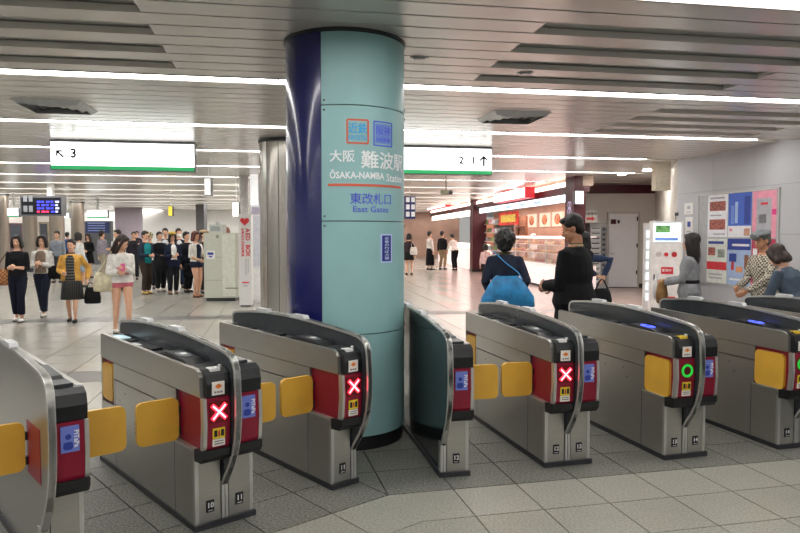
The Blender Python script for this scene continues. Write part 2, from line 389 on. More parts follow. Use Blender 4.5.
def half(root, s, closed, mark=None, number='', pad=grey_pad, slot=white, screen=False, sticker='emblem', flap_on=True):
    X = lambda v: s * v
    B('core', black, root, *sorted((X(.02), X(.148))), .02, 1.5, .03, .86)
    low = [(0, .03), (1.52, .03), (1.52, .44), (1.27, .44), (1.27, .62), (.24, .62), (.24, .44), (0, .44)]
    PR('lower_panel', steel, root, low, X(.148), X(.172))
    for yy in (.262, 1.24): B('panel_seam', darkgrey, root, *sorted((X(.1715), X(.1725))), yy, yy + .005, .03, .62 if yy > 1 else .44)
    for q in range(3): B('service_slot', darkgrey, root, *sorted((X(.1715), X(.1728))), .86, .885, .33 + q * .03, .35 + q * .03)
    for yy, zz in ((.5, .57), (.75, .55), (1.05, .56), (1.15, .5), (.45, .5)):
        bm = bmesh.new(); cyl(bm, (X(.172), yy, zz), .006, .003, 8, axis='x'); ob('screw', bm, darkgrey, root)
    B('front_panel', steel, root, *sorted((X(.026), X(.15))), 0, .02, .03, .4)
    B('corner_strip', steel_edge, root, *sorted((X(.152), X(.173))), -.002, .02, .03, .4)
    PR('middle_panel', steel, root, [(.24, .628), (1.27, .628), (1.27, .735), (.24, .735)], X(.148), X(.171))
    PR('top_band', steel, root, [(1.52, .74), (1.52, .895), (1.505, .908), (-.02, .884), (-.055, .872), (-.07, .845), (-.075, .74)], X(.148), X(.173))
    B('rear_post', steel, root, *sorted((X(.02), X(.172))), 1.5, 1.52, .03, .89)
    B('rear_recess', red, root, *sorted((X(.14), X(.15))), 1.27, 1.5, .44, .738)
    flap(root, X(.152), s, 1.495, .46, .71, False, .2)
    # red head of the gate
    PR('red_housing', red, root, [(-.112, .738), (-.118, .6), (-.108, .48), (-.095, .45), (.24, .45), (.24, .738)], X(.022), X(.152))
    PR('edge_strip', steel_edge, root, [(-.115, .738), (-.122, .6), (-.112, .48), (-.098, .45), (-.07, .45), (-.085, .6), (-.08, .738)], X(.1525), X(.172))
    PR('lower_lip', black, root, [(-.115, .462), (-.112, .42), (-.085, .39), (0, .385), (.0, .45), (-.09, .462)], X(.022), X(.174))
    PR('recess_sill', steel_edge, root, [(.0, .44), (.245, .44), (.245, .452), (.0, .452)], X(.15), X(.182))
    PR('control_head', black, root, [(-.112, .742), (-.116, .81), (-.1, .862), (-.06, .884), (.08, .884), (.08, .742)], X(.02), X(.168) if s > 0 else X(.15))
    B('deck', darkgrey, root, *sorted((X(.02), X(.15))), .08, 1.5, .85, .878)
    if flap_on:
        flap(root, X(.152), s, .225, closed=closed, wdt=.235 if s < 0 or not closed else .29)
        o = B('flap_mount', black, root, *sorted((X(.15), X(.165))), .24, .262, .44, .74)
    # furniture on the deck
    PR('card_reader', black, root, [(.6, .878), (.46, .915), (.2, .9), (.14, .878)], X(.035), X(.14), bevel=.004)
    if s < 0:
        bm = bmesh.new(); ell(bm, (0, 0, 0), (.042, .075, .004), seg=20); o = ob('reader_pad', bm, pad, root, True); o.location = (X(.088), .32, .9105); o.rotation_euler = (R(3.3), 0, 0)
        B('reader_mark', white if pad is grey_pad else sticker_d, o, -.016, .016, -.02, .02, .003, .0048)
        B('ticket_slot', slot, root, *sorted((X(.06), X(.115))), -.085, -.03, .872, .889)
        bm = bmesh.new(); cyl(bm, (X(.045), -.05, .889), .01, .02, 12); ob('lamp_button', bm, capgrey, root, True)
        B('ticket_exit', black, root, *sorted((X(.05), X(.12))), .72, .86, .878, .892, bevel=.003)
        B('paper_label', slot, root, *sorted((X(.075), X(.125))), 1.0, 1.1, .878, .881)
        B('entry_ramp', gloss_black, root, *sorted((X(.035), X(.14))), 1.16, 1.46, .878, .886)
        if screen: B('rear_screen', screen_c, root, *sorted((X(.04), X(.135))), 1.3, 1.47, .886, .89)
    else:
        B('head_cap', darkgrey, root, .04, .13, -.03, .1, .884, .9, bevel=.004)
    # stickers and signal
    yf = -.1165
    cx = X(.087)
    if s < 0:
        e = B('emblem_sticker', sticker_w, root, cx - .035, cx + .035, -.1195, -.112, .752, .822)
        PR('emblem', sticker_o, e, [(cx - .022, .797), (cx, .812), (cx + .022, .797), (cx, .784)], -.1203, -.1194, 'y')
        for q in range(3): B('caption', gprint, e, cx - .024 + q * .017, cx - .012 + q * .017, -.1203, -.1194, .762, .772)
        p = B('pictogram_sticker', sticker_y, root, cx - .034, cx + .034, -.1205, -.113, .52, .575)
        for q in (-1, 1): B('gate_icon', ink, p, *sorted((cx + q * .01, cx + q * .028)), -.1215, -.1204, .53, .565)
        PR('arrow_icon', redlabel, p, [(cx - .005, .53), (cx + .005, .53), (cx + .005, .556), (cx, .566), (cx - .005, .556)], -.1215, -.1204, 'y')
        w_ = B('notice_sticker', sticker_w, root, cx - .034, cx + .034, -.1175, -.106, .478, .516)
        for q in range(2): B('caption', gprint, w_, cx - .026, cx + .026, -.1183, -.1174, .488 + q * .013, .494 + q * .013)
        if mark == 'x':
            d = thing_part('stop_signal', root)
            for r_ in (45, -45):
                for nm, mt, hw, hl, yy in (('led_bar', led_red, .0105, .055, -.124), ('led_core', led_core, .004, .05, -.1255)):
                    bm = bmesh.new(); box(bm, -hl, hl, -.003, .003, -hw, hw); o = ob(nm, bm, mt, d); o.location = (cx, yy, .662); o.rotation_euler = (0, R(r_), 0)
        elif mark == 'o':
            bm = bmesh.new(); n = 28
            for q in range(n):
                a, b = 2 * PI * q / n, 2 * PI * (q + 1) / n
                prism(bm, [(cx + .046 * math.cos(a), .655 + .046 * math.sin(a)), (cx + .046 * math.cos(b), .655 + .046 * math.sin(b)), (cx + .03 * math.cos(b), .655 + .03 * math.sin(b)), (cx + .03 * math.cos(a), .655 + .03 * math.sin(a))], -.127, -.12, 'y')
            ob('go_signal', bm, led_green, root)
            bm = bmesh.new(); cyl(bm, (cx, -.118, .655), .052, .008, 28, axis='y'); ob('signal_backing', bm, led_back, root)
    else:
        p = B('card_sticker', sticker_b, root, cx - .04, cx + .04, -.123, -.112, .6, .72)
        bm = bmesh.new(); cyl(bm, (cx - .008, -.1235, .672), .013, .0015, 16, axis='y'); ob('emblem_head', bm, sticker_d, p)
        PR('emblem_body', sticker_d, p, rrect(cx - .03, cx + .012, .612, .648, .012), -.1242, -.1229, 'y')
        text('sticker_text', 'PiTaPa', .03, wprint, p, (cx + .027, -.1245, .66), (PI / 2, R(90), 0), bold=.0006)
    if number:
        pl = B('number_plate', plateblk, root, X(.088) - .022, X(.088) + .022, -.006, 0, .085, .15)
        text('number', number, .04, wprint, pl, (X(.088), -.0072, .122), bold=.001)
        B('plate_line', wprint, pl, X(.088) - .014, X(.088) + .014, -.0075, -.006, .093, .096)

def thing_part(name, parent):
    bm = bmesh.new(); cx = -.087
    box(bm, cx - .052, cx + .052, -.12, -.112, .605, .718)
    return ob(name, bm, led_back, parent)

def fin(root, side_mat=fin_side, tall=False):
    inner = FIN + [(.05, .22), (.05, .84)]
    if tall: inner = FIN[:-2] + [(-.03, .27), (0, .2), (0, .03), (1.58, .03)]
    PR('center_fin', side_mat, root, inner, -.014, .014)
    # bright edge that follows the outline
    bm = bmesh.new(); n = len(FIN); outer, inn = [], []
    for i, p in enumerate(FIN):
        a, b = Vector(FIN[max(i - 1, 0)]), Vector(FIN[min(i + 1, n - 1)])
        t = (b - a).normalized(); nr = Vector((t.y, -t.x))
        outer.append(Vector(p) - nr * .003); inn.append(Vector(p) + nr * .013)
    test = (outer[7] - inn[7]).y
    if test < 0: outer, inn = [o_ * 2 - i_ for o_, i_ in zip(outer, inn)], [Vector(p) for p in FIN]
    rows = []
    for o_, i_ in zip(outer, inn):
        rows.append([bm.verts.new((x, q.x, q.y)) for x, q in ((-.0175, i_), (-.0175, o_ * .8 + i_ * .2), (-.013, o_), (.013, o_), (.0175, o_ * .8 + i_ * .2), (.0175, i_))])
    for a, b in zip(rows, rows[1:]):
        for q in range(6): bm.faces.new((a[q], a[(q + 1) % 6], b[(q + 1) % 6], b[q]))
    bm.faces.new(rows[0]); bm.faces.new(rows[-1][::-1])
    ob('fin_edge', bm, steel_edge, root, auto=35)
    for yy, z in ((1.12, 1.022), (.62, 1.02)):
        bm = bmesh.new(); prism(bm, [(yy - .09, z - .012), (yy + .09, z - .012), (yy + .075, z + .014), (yy - .075, z + .014)], -.022, .022); ob('sensor_cap', bm, capgrey, root, bevel=.006, auto=40)

def gate(x, y, a, label, left=None, right=None, tall=None):
    root = thing('ticket_gate', label, 'ticket gate', (x, y, 0), R(a), 'row of automatic ticket gates')
    B('plinth', M('plinth_rubber', '#2a2b30', .5), root, -.182 if left is not None else -.03, .182 if right is not None else .03, -.02, 1.56, 0, .032)
    fin(root, tall or fin_side, bool(tall))
    if left is not None: half(root, -1, **left)
    if right is not None: half(root, 1, **right)
    bm = bmesh.new(); box(bm, -.019, -.002, -.004, .05, .032, .23); ob('seam_strip', bm, steel_edge, root)
    bm = bmesh.new(); box(bm, .002, .019, -.004, .05, .032, .23); ob('seam_strip', bm, steel_edge, root)
    return root
yel = M('yellow_slot', '#e6c33a', .4)
g0 = gate(-1.66, 3.12, 41, 'ticket gate cut off by the left edge of the picture, flaps out on both sides', None, dict(closed=True), steel)
# the left face of that gate has its own recess and flap
B('side_recess', red, g0, -.0165, -.013, -.02, .23, .44, .7)
flap(g0, -.014, -1, .225, .45, .69, True, .3)
gate(-.972, 3.712, 41, 'ticket gate numbered 10 and 11 with red cross signal, left of the pillar', dict(closed=True, mark='x', number='10', screen=True), dict(closed=True, number='11'))
gate(-.30, 4.317, 41, 'narrow ticket gate with red cross standing against the left of the round pillar', dict(closed=True, mark='x', number='11'))
gate(.285, 4.43, 11.5, 'narrow black-sided ticket gate standing against the right of the round pillar', None, dict(closed=True, number='12'), gloss_black)
gate(1.161, 4.662, 15.5, 'ticket gate numbered 12 and 13 with red cross, second right of the pillar', dict(closed=True, mark='x', number='12'), dict(closed=False, number='13'))
gate(2.04, 4.82, 16, 'ticket gate numbered 13 and 14 with green ring and blue reader light', dict(closed=False, mark='o', number='13', pad=blue_pad, slot=yel), dict(closed=False, number='14'))
gate(2.98, 5.06, 16, 'ticket gate with green ring and folded yellow flap at right edge of picture', dict(closed=False, mark='o', number='14', pad=blue_pad, slot=yel), dict(closed=False, number='15'))
gate(3.93, 5.32, 16, 'farthest ticket gate, only its rear hump shows at the right edge', dict(closed=False, mark='o', number='15', pad=blue_pad, slot=yel), dict(closed=False, number='16'))

# ------------------------------------------------------------------ round pillar with the station name
PC = Vector((-.43, 5.4, 0)); PRAD = .462
pil = thing('round_pillar', 'thick round pillar clad in teal and navy enamel panels with station name', 'pillar', PC)
bm = bmesh.new(); cyl(bm, (0, 0, .05), PRAD - .01, .1, 64); ob('base_ring', bm, black, pil, auto=40)
bm = bmesh.new(); cyl(bm, (0, 0, CEIL / 2), PRAD - .02, CEIL, 64); ob('core', bm, M('pillar_joint', '#26302f', .5), pil, auto=40)
bm = bmesh.new(); cyl(bm, (0, 0, CEIL - .012), PRAD + .012, .02, 64); ob('top_ring', bm, M('dark_trim', '#2a2c30', .4), pil, auto=40)
def ang_of(px, py=200):
    """bearing on the pillar face seen at a pixel column"""
    d = ray(px, py); d = Vector((d.x, d.y)).normalized(); o = Vector((0, 0)) - Vector((PC.x, PC.y))
    b = o.dot(d); c = o.dot(o) - PRAD ** 2; disc = max(b * b - c, 0)
    p = o + d * (-b - math.sqrt(disc)); return math.atan2(p.y, p.x)
def shell(name, a0, a1, z0, z1, mat, r=PRAD, th=.018, n=28):
    bm = bmesh.new(); rows = []
    for i in range(n + 1):
        a = a0 + (a1 - a0) * i / n; c, s_ = math.cos(a), math.sin(a)
        rows.append([bm.verts.new((q * c, q * s_, z)) for q, z in ((r - th, z0), (r, z0), (r, z1), (r - th, z1))])
    for A, Bv in zip(rows, rows[1:]):
        for q in range(4): bm.faces.new((A[q], A[(q + 1) % 4], Bv[(q + 1) % 4], Bv[q]))
    bm.faces.new(rows[0]); bm.faces.new(rows[-1][::-1])
    return ob(name, bm, mat, pil, auto=35)
aL, aR = ang_of(321.5), ang_of(404.2)
if aR < aL: aR += 2 * PI
def zat(px, py):
    p = on_plane(px, py, (PC.x, PC.y - PRAD, 0), Vector((0, 1, 0))); return p.z
seams = [.1, zat(363, 335), zat(363, 221), zat(363, 104.5), CEIL - .025]
for i in range(4): shell('teal_panel', aL + .004, aR + .30, seams[i] + .004, seams[i + 1] - .004, teal)
for i in range(1):
    shell('navy_panel', aL - 2.2, aL - .004, .1, CEIL - .025, navy)
    shell('navy_panel', aR + .308, aL - 2.208 + 2 * PI, .1, CEIL - .025, navy)
bolt = M('bolt_metal', '#5d6a68', .3, .8)
for zz in (seams[1], seams[2], seams[3]):
    for s_ in (-.035, .035):
        for a in (aL + .05, aR - .06):
            bm = bmesh.new(); ell(bm, ((PRAD + .001) * math.cos(a), (PRAD + .001) * math.sin(a), zz + s_), (.009, .009, .009), seg=10); ob('bolt', bm, bolt, pil, True)
def wrap(me, a, z, mat, name, parent=None, r=PRAD + .0035):
    for v in me.vertices:
        t = a + v.co.x / PRAD; q = r + v.co.z; z_ = z + v.co.y
        v.co = (q * math.cos(t), q * math.sin(t), z_)
    me.materials.clear(); return link(name, me, mat, parent or pil)
def wtext(name, s, px0, px1, py0, py1, mat, bold=0., r=PRAD + .0035):
    a0, a1 = ang_of(px0), ang_of(px1); zt, zb = zat((px0 + px1) / 2, py0), zat((px0 + px1) / 2, py1)
    me = text_mesh(s, .1, bold)
    xs = [v.co.x for v in me.vertices]; ys = [v.co.y for v in me.vertices]
    sx = (a1 - a0) * PRAD / (max(xs) - min(xs)); sy = (zt - zb) / (max(ys) - min(ys)); cx, cy = (max(xs) + min(xs)) / 2, (max(ys) + min(ys)) / 2
    for v in me.vertices: v.co.x = (v.co.x - cx) * sx; v.co.y = (v.co.y - cy) * sy
    return wrap(me, (a0 + a1) / 2, (zt + zb) / 2, mat, name, r=r)
pw = M('pillar_white_letters', '#f2f4f6', .5, noise=0); pb = M('pillar_blue_letters', '#5560e0', .5, noise=0)
po = M('pillar_orange', '#e0644a', .5, noise=0); pc = M('pillar_cyan_letters', '#35a8e8', .5, noise=0); pp = M('pillar_pale_letters', '#bfd0f5', .5, noise=0)
wtext('station_name', '大阪', 330, 355, 150, 162, pw, .0016)
wtext('station_name', '難波駅', 361, 401.5, 150, 168, pw, .0014)
wtext('station_name', 'ŌSAKA-NAMBA', 330, 384, 169.5, 178.5, pw, .0025)
wtext('station_name', 'Station', 386, 401.3, 172, 180, pw, .0012)
wtext('exit_name', '東改札口', 350, 390.5, 192.5, 204, pb, 0.0)
wtext('exit_name', 'East Gates', 353, 388, 206, 212, pb, 0.0)
shell('orange_line', ang_of(328), ang_of(400.5), zat(363, 186), zat(363, 183.6), po, PRAD + .003, .004)
def ring_frame(name, px0, px1, py0, py1, mat, th=.012, fill=None):
    a0, a1, z1, z0 = ang_of(px0), ang_of(px1), zat((px0 + px1) / 2, py0), zat((px0 + px1) / 2, py1)
    wd, hg = (a1 - a0) * PRAD, z1 - z0
    da = th / PRAD
    for q in ((a0 + da * .6, a1 - da * .6, z1 - th, z1), (a0 + da * .6, a1 - da * .6, z0, z0 + th), (a0, a0 + da, z0 + th * .6, z1 - th * .6), (a1 - da, a1, z0 + th * .6, z1 - th * .6)): o = shell(name, *q, mat, PRAD + .003, .004, 6)
    if fill: shell(name + '_ground', a0 + .04, a1 - .04, z0 + .02, z1 - .02, fill, PRAD + .002, .003)
    return o
ring_frame('logo_frame', 346.5, 369, 118.5, 143.5, po)
wtext('logo_text', '近鉄', 348.5, 367, 122.5, 133, pc, .0012); wtext('logo_text', 'KINTETSU', 348.5, 367, 135, 139.5, pc, .0012)
ring_frame('logo_frame', 373.5, 392, 119, 144.5, pb, .009, M('pillar_blue_ground', '#6f8fd8', .5, noise=0))
wtext('logo_text', '阪神', 376, 390, 124, 133, pb, 0.0, PRAD + .0045); wtext('logo_text', 'HANSHIN', 376, 390, 135.5, 140, pb, 0.0, PRAD + .0045)
a0, a1 = ang_of(380.5), ang_of(391.8); shell('notice_plate_edge', a0, a1, zat(386, 263.5), zat(386, 234), pp, PRAD + .002, .004)
a0, a1 = ang_of(381.9), ang_of(390.6); shell('notice_plate', a0, a1, zat(386, 262), zat(386, 235.5), M('plate_navy', '#242a86', .4), PRAD + .003, .004)
for i, ch in enumerate('近鉄のりば方面'):
    wtext('notice_text', ch, 384.2, 388.4, 237 + i * 3.4, 239.9 + i * 3.4, pp, .002, PRAD + .0065)

# ------------------------------------------------------------------ hall walls
wall_m = M('pale_wall_panel', '#b9bcc0', .3, noise=.02, scale=2)
cream = M('cream_wall', '#d6d4cf', .6, noise=.03, scale=2)
maroon = M('maroon_trim', '#4a1420', .35, noise=.08)
W0 = atz(678, 160, CEIL); W0.z = 0
W1 = atz(800, 138, CEIL); W1.z = 0
WD = (W1 - W0).normalized(); WN = Vector((WD.y, -WD.x, 0))
if WN.dot(-W0) < 0: WN = -WN
wr = struct(thing('wall_right', 'x', 'x')); del wr['label'], wr['category']
wr.location = W0; wr.rotation_euler = (0, 0, math.atan2(WD.y, WD.x))      # local x runs along the wall towards the viewer, local -y or +y is the hall side
HS = 1 if (Matrix.Rotation(wr.rotation_euler.z, 3, 'Z') @ Vector((0, 1, 0))).dot(WN) > 0 else -1
def wl(px, py):
    """pixel -> wall-local (x along, z up)"""
    p = on_plane(px, py, W0, WN); d = p - W0
    return d.dot(WD), p.z
def wbox(name, mat, parent, x0, x1, z0, z1, d0, d1, bevel=0.):
    return B(name, mat, parent, x0, x1, *sorted((HS * d0, HS * d1)), z0, z1, bevel=bevel)
wbox('backing', M('panel_joint', '#7d8084', .6), wr, 0, 13, 0, CEIL + .09, -.25, -.006)
for i in range(12):
    for z0, z1 in ((.0, .8), (.8, 1.6), (1.6, 2.4), (2.4, CEIL + .09)):
        wbox('panel', wall_m, wr, i * 1.1 + .003, i * 1.1 + 1.097, z0 + .003, z1 - .003, -.006, 0)
def wthing(name, label, cat, group=None):
    t = thing(name, label, cat, W0, wr.rotation_euler.z, group); return t
# poster board and posters
x0, zt = wl(700, 196.5); x1, _ = wl(779, 193); _, zb = wl(702, 283)
zt, zb = wl(728, 195)[1] + .03, wl(728, 283.5)[1] - .02
t = wthing('poster_board', 'flat grey notice board on the pale wall, holding six posters', 'notice board')
wbox('board', M('board_grey', '#aeb1b3', .5), t, x0, x1 + .02, zb, zt, 0, .02)
for a in ((x0 - .02, x0, zb, zt), (x1 + .02, x1 + .04, zb, zt), (x0 - .02, x1 + .04, zt, zt + .02), (x0 - .02, x1 + .04, zb - .02, zb)):
    wbox('frame', steel_edge, t, *a, 0, .03)
cols = [wl(708, 240)[0], wl(728.5, 240)[0], wl(752.5, 240)[0], wl(777.5, 240)[0]]
zm = wl(730, 238)[1]
def poster(c, row, label, base, shapes):
    t = wthing('poster', label, 'poster', 'posters on the notice board')
    a, b = cols[c] + .012, cols[c + 1] - .012; lo, hi = ((zm + .012, zt - .01) if row == 0 else (zb + .01, zm - .012))
    wbox('sheet', base, t, a, b, lo, hi, .02, .023)
    for nm, mat, fx0, fx1, fz0, fz1 in shapes:
        wbox(nm, mat, t, a + (b - a) * fx0, a + (b - a) * fx1, lo + (hi - lo) * fz0, lo + (hi - lo) * fz1, .0228, .0242 if nm != 'caption' else .0248)
P_ = lambda n, c, **k: M('print_' + n, c, .45, **k)
pw_, pbl, pnv, ppk, prd, pgr, por, plg, pbr = P_('white', '#eceef2'), P_('blue', '#3f66c8'), P_('navy', '#27409a'), P_('pink', '#e79ab0'), P_('red', '#d8323e'), P_('grey', '#a9abb2'), P_('orange', '#e8a070'), P_('sky', '#a9c3e6'), P_('brown', '#8c5a40')
crowd = P_('crowd', '#a0584e', noise=.7, scale=30)
poster(0, 0, 'white poster with two group pictures, upper left of the notice board', pw_, [('picture', crowd, .1, .9, .62, .84), ('picture', crowd, .1, .9, .18, .42), ('caption', pgr, .12, .85, .9, .94), ('caption', pgr, .12, .7, .5, .53), ('caption', pgr, .3, .9, .06, .09)])
poster(1, 0, 'blue tower poster with white foot, upper middle of the notice board', pbl, [('footer', pw_, 0, 1, 0, .26), ('tower', plg, .3, .42, .32, .8), ('tower', P_('steelblue', '#6f90d8'), .12, .26, .3, .72), ('tower', pnv, .7, .95, .3, .92), ('emblem', por, .7, .95, .04, .2), ('caption', ppk, .06, .2, .14, .2)])
poster(2, 0, 'pink poster with grey rounded panel, upper right of the notice board', ppk, [('panel', pgr, .18, .8, .14, .84), ('caption', prd, .35, .65, .7, .75), ('badge', P_('magenta', '#dd3f86'), .82, 1.0, .48, .6), ('drawing', pw_, .3, .6, .3, .5)])
poster(0, 1, 'white poster with red swoosh, lower left of the notice board', P_('ivory', '#dfe6dc'), [('title', pnv, .06, .85, .88, .94), ('picture', crowd, .06, .42, .62, .8), ('picture', P_('greypic', '#8f9a90', noise=.5, scale=30), .56, .9, .58, .76), ('swoosh', prd, .0, 1, .3, .48), ('caption', pgr, .1, .8, .1, .13), ('caption', pgr, .1, .8, .18, .21)])
poster(1, 1, 'sky blue travel poster with dark title band, lower middle of the notice board', plg, [('title_band', pnv, 0, 1, .76, 1), ('caption', pw_, .2, .95, .84, .89), ('picture', pnv, .08, .4, .5, .68), ('picture', prd, .18, .3, .32, .5), ('picture', pbr, .75, .92, .36, .66), ('picture', por, .4, .68, .28, .4), ('caption', pw_, .1, .9, .1, .14)])
poster(2, 1, 'crimson and white poster partly hidden, lower right of the notice board', P_('crimson', '#b83a58'), [('panel', pw_, .06, .25, .45, .8), ('panel', ppk, .0, .6, .02, .1), ('caption', pw_, .4, .9, .6, .7)])
for (a, b, c, d), lab in (((685, 693.5, 203, 214), 'small white notice on wall beside poster board, upper one'), ((686, 693, 217, 235), 'small white notice with blue print on wall, lower one')):
    t = wthing('wall_notice', lab, 'notice', 'small notices by the corner'); xa, z1 = wl(a, c); xb, z0 = wl(b, d)
    z1 = wl((a + b) / 2, c)[1]
    wbox('sheet', white, t, xa, xb, z0, z1, 0, .012); m_ = (xa + xb) / 2; h = z1 - z0
    wbox('print', pgr if 'upper' in lab else pnv, t, m_ - .05, m_ + .05, z0 + h * .45, z0 + h * .75, .012, .0135); wbox('print', pgr, t, m_ - .07, m_ + .07, z0 + h * .15, z0 + h * .22, .012, .0135)

# side return and service wall behind
end = Vector((7.62, 20.4, 0))
bm = bmesh.new(); prism(bm, [(W0.x + .01, W0.y - .01), (end.x, end.y), (end.x + .3, end.y), (W0.x + .3, W0.y + .05)], 0, CEIL + .09, 'z'); struct(ob('wall_return', bm, cream))
YB = 20.4
bm = bmesh.new(); box(bm, 5.42, 9, YB, YB + .3, 0, CEIL + .09); struct(ob('wall_back', bm, cream))
bm = bmesh.new(); box(bm, 5.1, 8.2, YB - .05, YB, aty(600, 193.5, YB).z, aty(600, 185, YB).z); struct(ob('trim_1', bm, maroon))
bm = bmesh.new(); box(bm, 5.1, 8.2, YB - .03, YB, 0, .12); struct(ob('baseboard_back', bm, M('base_dark', '#4a4744', .6)))
a, b = aty(607, 212, YB), aty(638, 290, YB)
d1 = struct(thing('door_1', 'x', 'x')); del d1['label'], d1['category']
d1.location = (0, YB, 0)
zt_ = a.z
B('door_leaf', M('door_white', '#eef0f5', .4, noise=.02), d1, a.x + .05, b.x - .05, -.05, -.0, .02, zt_ - .05)
for bx in ((a.x, a.x + .05, 0, zt_), (b.x - .05, b.x, 0, zt_), (a.x, b.x, zt_ - .05, zt_)): B('door_frame', M('frame_grey', '#c6c4be', .5), d1, bx[0], bx[1], -.07, 0, bx[2], bx[3])
for z in (.4, 1.2, 2.0): B('hinge', darkgrey, d1, b.x - .09, b.x - .05, -.06, -.05, z, z + .12)
B('handle', steel_edge, d1, a.x + .1, a.x + .2, -.1, -.05, 1.0, 1.04)
B('sign_plate', maroon, d1, a.x + .1, a.x + .26, -.056, -.05, zt_ - .36, zt_ - .22); B('sign_plate', darkgrey, d1, a.x + .3, a.x + .37, -.056, -.05, zt_ - .34, zt_ - .24)
# beige duct box under the ceiling
p, q = aty(656, 190, 14), aty(671, 176, 14)
t = thing('duct_box', 'beige boxed-in duct under the ceiling by the wall corner', 'duct', (p.x, 14, p.z))
B('casing', M('duct_beige', '#c9c2b0', .6), t, 0, q.x - p.x, 0, .25, 0, CEIL - p.z, bevel=.01); B('access_panel', M('duct_beige', '#c9c2b0'), t, .06, q.x - p.x - .06, -.01, 0, .05, CEIL - p.z - .06)
# locker rack
a, b = aty(590, 223, 19.7), aty(606.5, 285, 19.7)
t = thing('locker_rack', 'tall grey rack of slotted compartments beside the white door', 'locker', (a.x, 19.7, 0))
wd = b.x - a.x; lk = M('locker_grey', '#9a9da0', .4, .3)
B('cabinet', lk, t, 0, wd, 0, .5, 0, a.z, bevel=.01)
for i in range(11):
    z0 = .2 + i * (a.z - .3) / 11; o = B('compartment', M('locker_face', '#c8ccd0', .4), t, .03, wd * .62, -.015, 0, z0, z0 + .13); B('slot', black, o, .05, wd * .55, -.02, -.015, z0 + .085, z0 + .115)
    o = B('lock_panel', M('locker_dark', '#777b80', .4), t, wd * .66, wd - .03, -.012, 0, z0, z0 + .13); B('lock', ink, o, wd * .74, wd * .86, -.02, -.012, z0 + .04, z0 + .09)
# direction notice with red arrow
a, b = aty(584, 210.5, 19.5), aty(597, 222.5, 19.5)
t = thing('arrow_notice', 'white notice with black characters and red arrow above the locker rack', 'notice', (a.x, 19.5, b.z)); wd, h = b.x - a.x, a.z - b.z
B('sheet', white, t, 0, wd, 0, .02, 0, h); text('notice_text', '公衆電話', .09, ink, t, (wd / 2, -.004, h * .72), bold=.001)
PR('red_arrow', prd, t, [(wd * .2, h * .22), (wd * .6, h * .22), (wd * .6, h * .12), (wd * .85, h * .32), (wd * .6, h * .52), (wd * .6, h * .42), (wd * .2, h * .42)], -.006, 0, 'y')
B('hanger', steel, t, -.02, 0, 0, .02, -.1, h + .1); B('hanger', steel, t, wd * .45, wd * .55, .02, YB - 19.5, h * .4, h * .6)

# white vending machines by the corner
def vend(px0, px1, pyt, Y, label, depth, kind):
    a, b = aty(px0, pyt, Y), aty(px1, pyt, Y); wd, h = b.x - a.x, a.z
    t = thing('vending_machine', label, 'vending machine', (a.x, Y, 0), R(-19))
    B('cabinet', M('machine_white', '#e4e3e0', .35, noise=.02), t, 0, wd, 0, depth, .05, h, bevel=.012); B('foot', darkgrey, t, .03, wd - .03, .03, depth - .03, 0, .05)
    lit = M('machine_light', '#dfeef8', .3, emit=.9, noise=.1)
    if kind == 'front':
        p = B('lit_panel', lit, t, .05, wd - .04, -.012, 0, h - .36, h - .04); B('picture', M('leaf_print', '#6aa860', .4, emit=.3, noise=.5), p, .09, wd * .6, -.016, -.012, h - .2, h - .08); B('picture', M('blue_band', '#6c8fd0', .4, emit=.4), p, .08, wd - .08, -.016, -.012, h - .34, h - .29)
        B('door_panel', M('machine_door', '#ecebe8', .35), t, .03, wd - .03, -.01, 0, .08, h - .4)
        for fx, m_ in ((.27, M('pale_disc', '#cfc8c4', .4)), (.5, prd), (.74, M('deep_red', '#b01f2a', .4))):
            bm = bmesh.new(); cyl(bm, (wd * fx, -.014, h - .58), .045 if fx != .5 else .035, .012, 20, axis='y'); ob('round_badge', bm, m_, t, auto=40)
        s_ = B('red_sign', prd, t, wd * .35, wd * .72, -.016, -.01, h - .92, h - .8)
        text('sign_text', '販売中', .05, wprint, s_, (wd * .53, -.018, h - .86), bold=.001)
        B('pickup_slot', prd, t, wd * .36, wd * .8, -.016, -.01, .42, .52); B('coin_slot', darkgrey, t, wd * .12, wd * .16, -.018, -.01, .7, .9)
        bm = bmesh.new(); cyl(bm, (wd * .78, .1, h + .05), .008, .1, 8); cyl(bm, (wd * .8, .1, h + .12), .03, .06, 12, axis='x'); ob('camera_stub', bm, darkgrey, t)
    else:
        for i in range(7): B('lit_shelf', lit, t, .05, wd - .05, -.012, 0, h - .28 - i * .2, h - .14 - i * .2)
    return t
vend(650.5, 681, 221, 11.9, 'white vending machine with lit top panel and red round badges', .75, 'front')
vend(644, 668, 223, 13.0, 'white vending machine with lit shelves behind the one with red badges', .7, 'back')

# ------------------------------------------------------------------ hanging light signs
sign_face = M('lit_sign_face', '#ffffff', .4, emit=1.9, noise=0)
sgreen = M('lit_sign_green', '#2fb26a', .4, emit=.5, noise=0); sgrey = M('sign_case', '#6c6f74', .4, .5)
def hang_sign(pxa, pxb, pyt, pyb, label, ang, flip):
    pa = on_plane(pxa, pyt, (0, 0, CEIL - .04), Vector((0, 0, 1)))
    a = pa; d = Vector((math.cos(ang), math.sin(ang), 0)); n = Vector((-d.y, d.x, 0))
    b = on_plane(pxb, pyt, a, n); wd = (b - a).dot(d); z0 = on_plane(pxa, pyb, a, n).z; h = CEIL - .04 - z0
    t = thing('hanging_sign', label, 'sign', (a.x, a.y, z0), ang, 'lit guide signs')
    B('case', sgrey, t, -.015, wd + .015, .004, .2, -.01, h + .03); B('ceiling_mount', darkgrey, t, .05, wd - .05, .03, .17, h + .03, h + .05)
    B('lit_face', sign_face, t, 0, wd, -.01, .004, .06, h); B('green_stripe', sgreen, t, 0, wd, -.012, .004, 0, .055)
    return t, wd, h
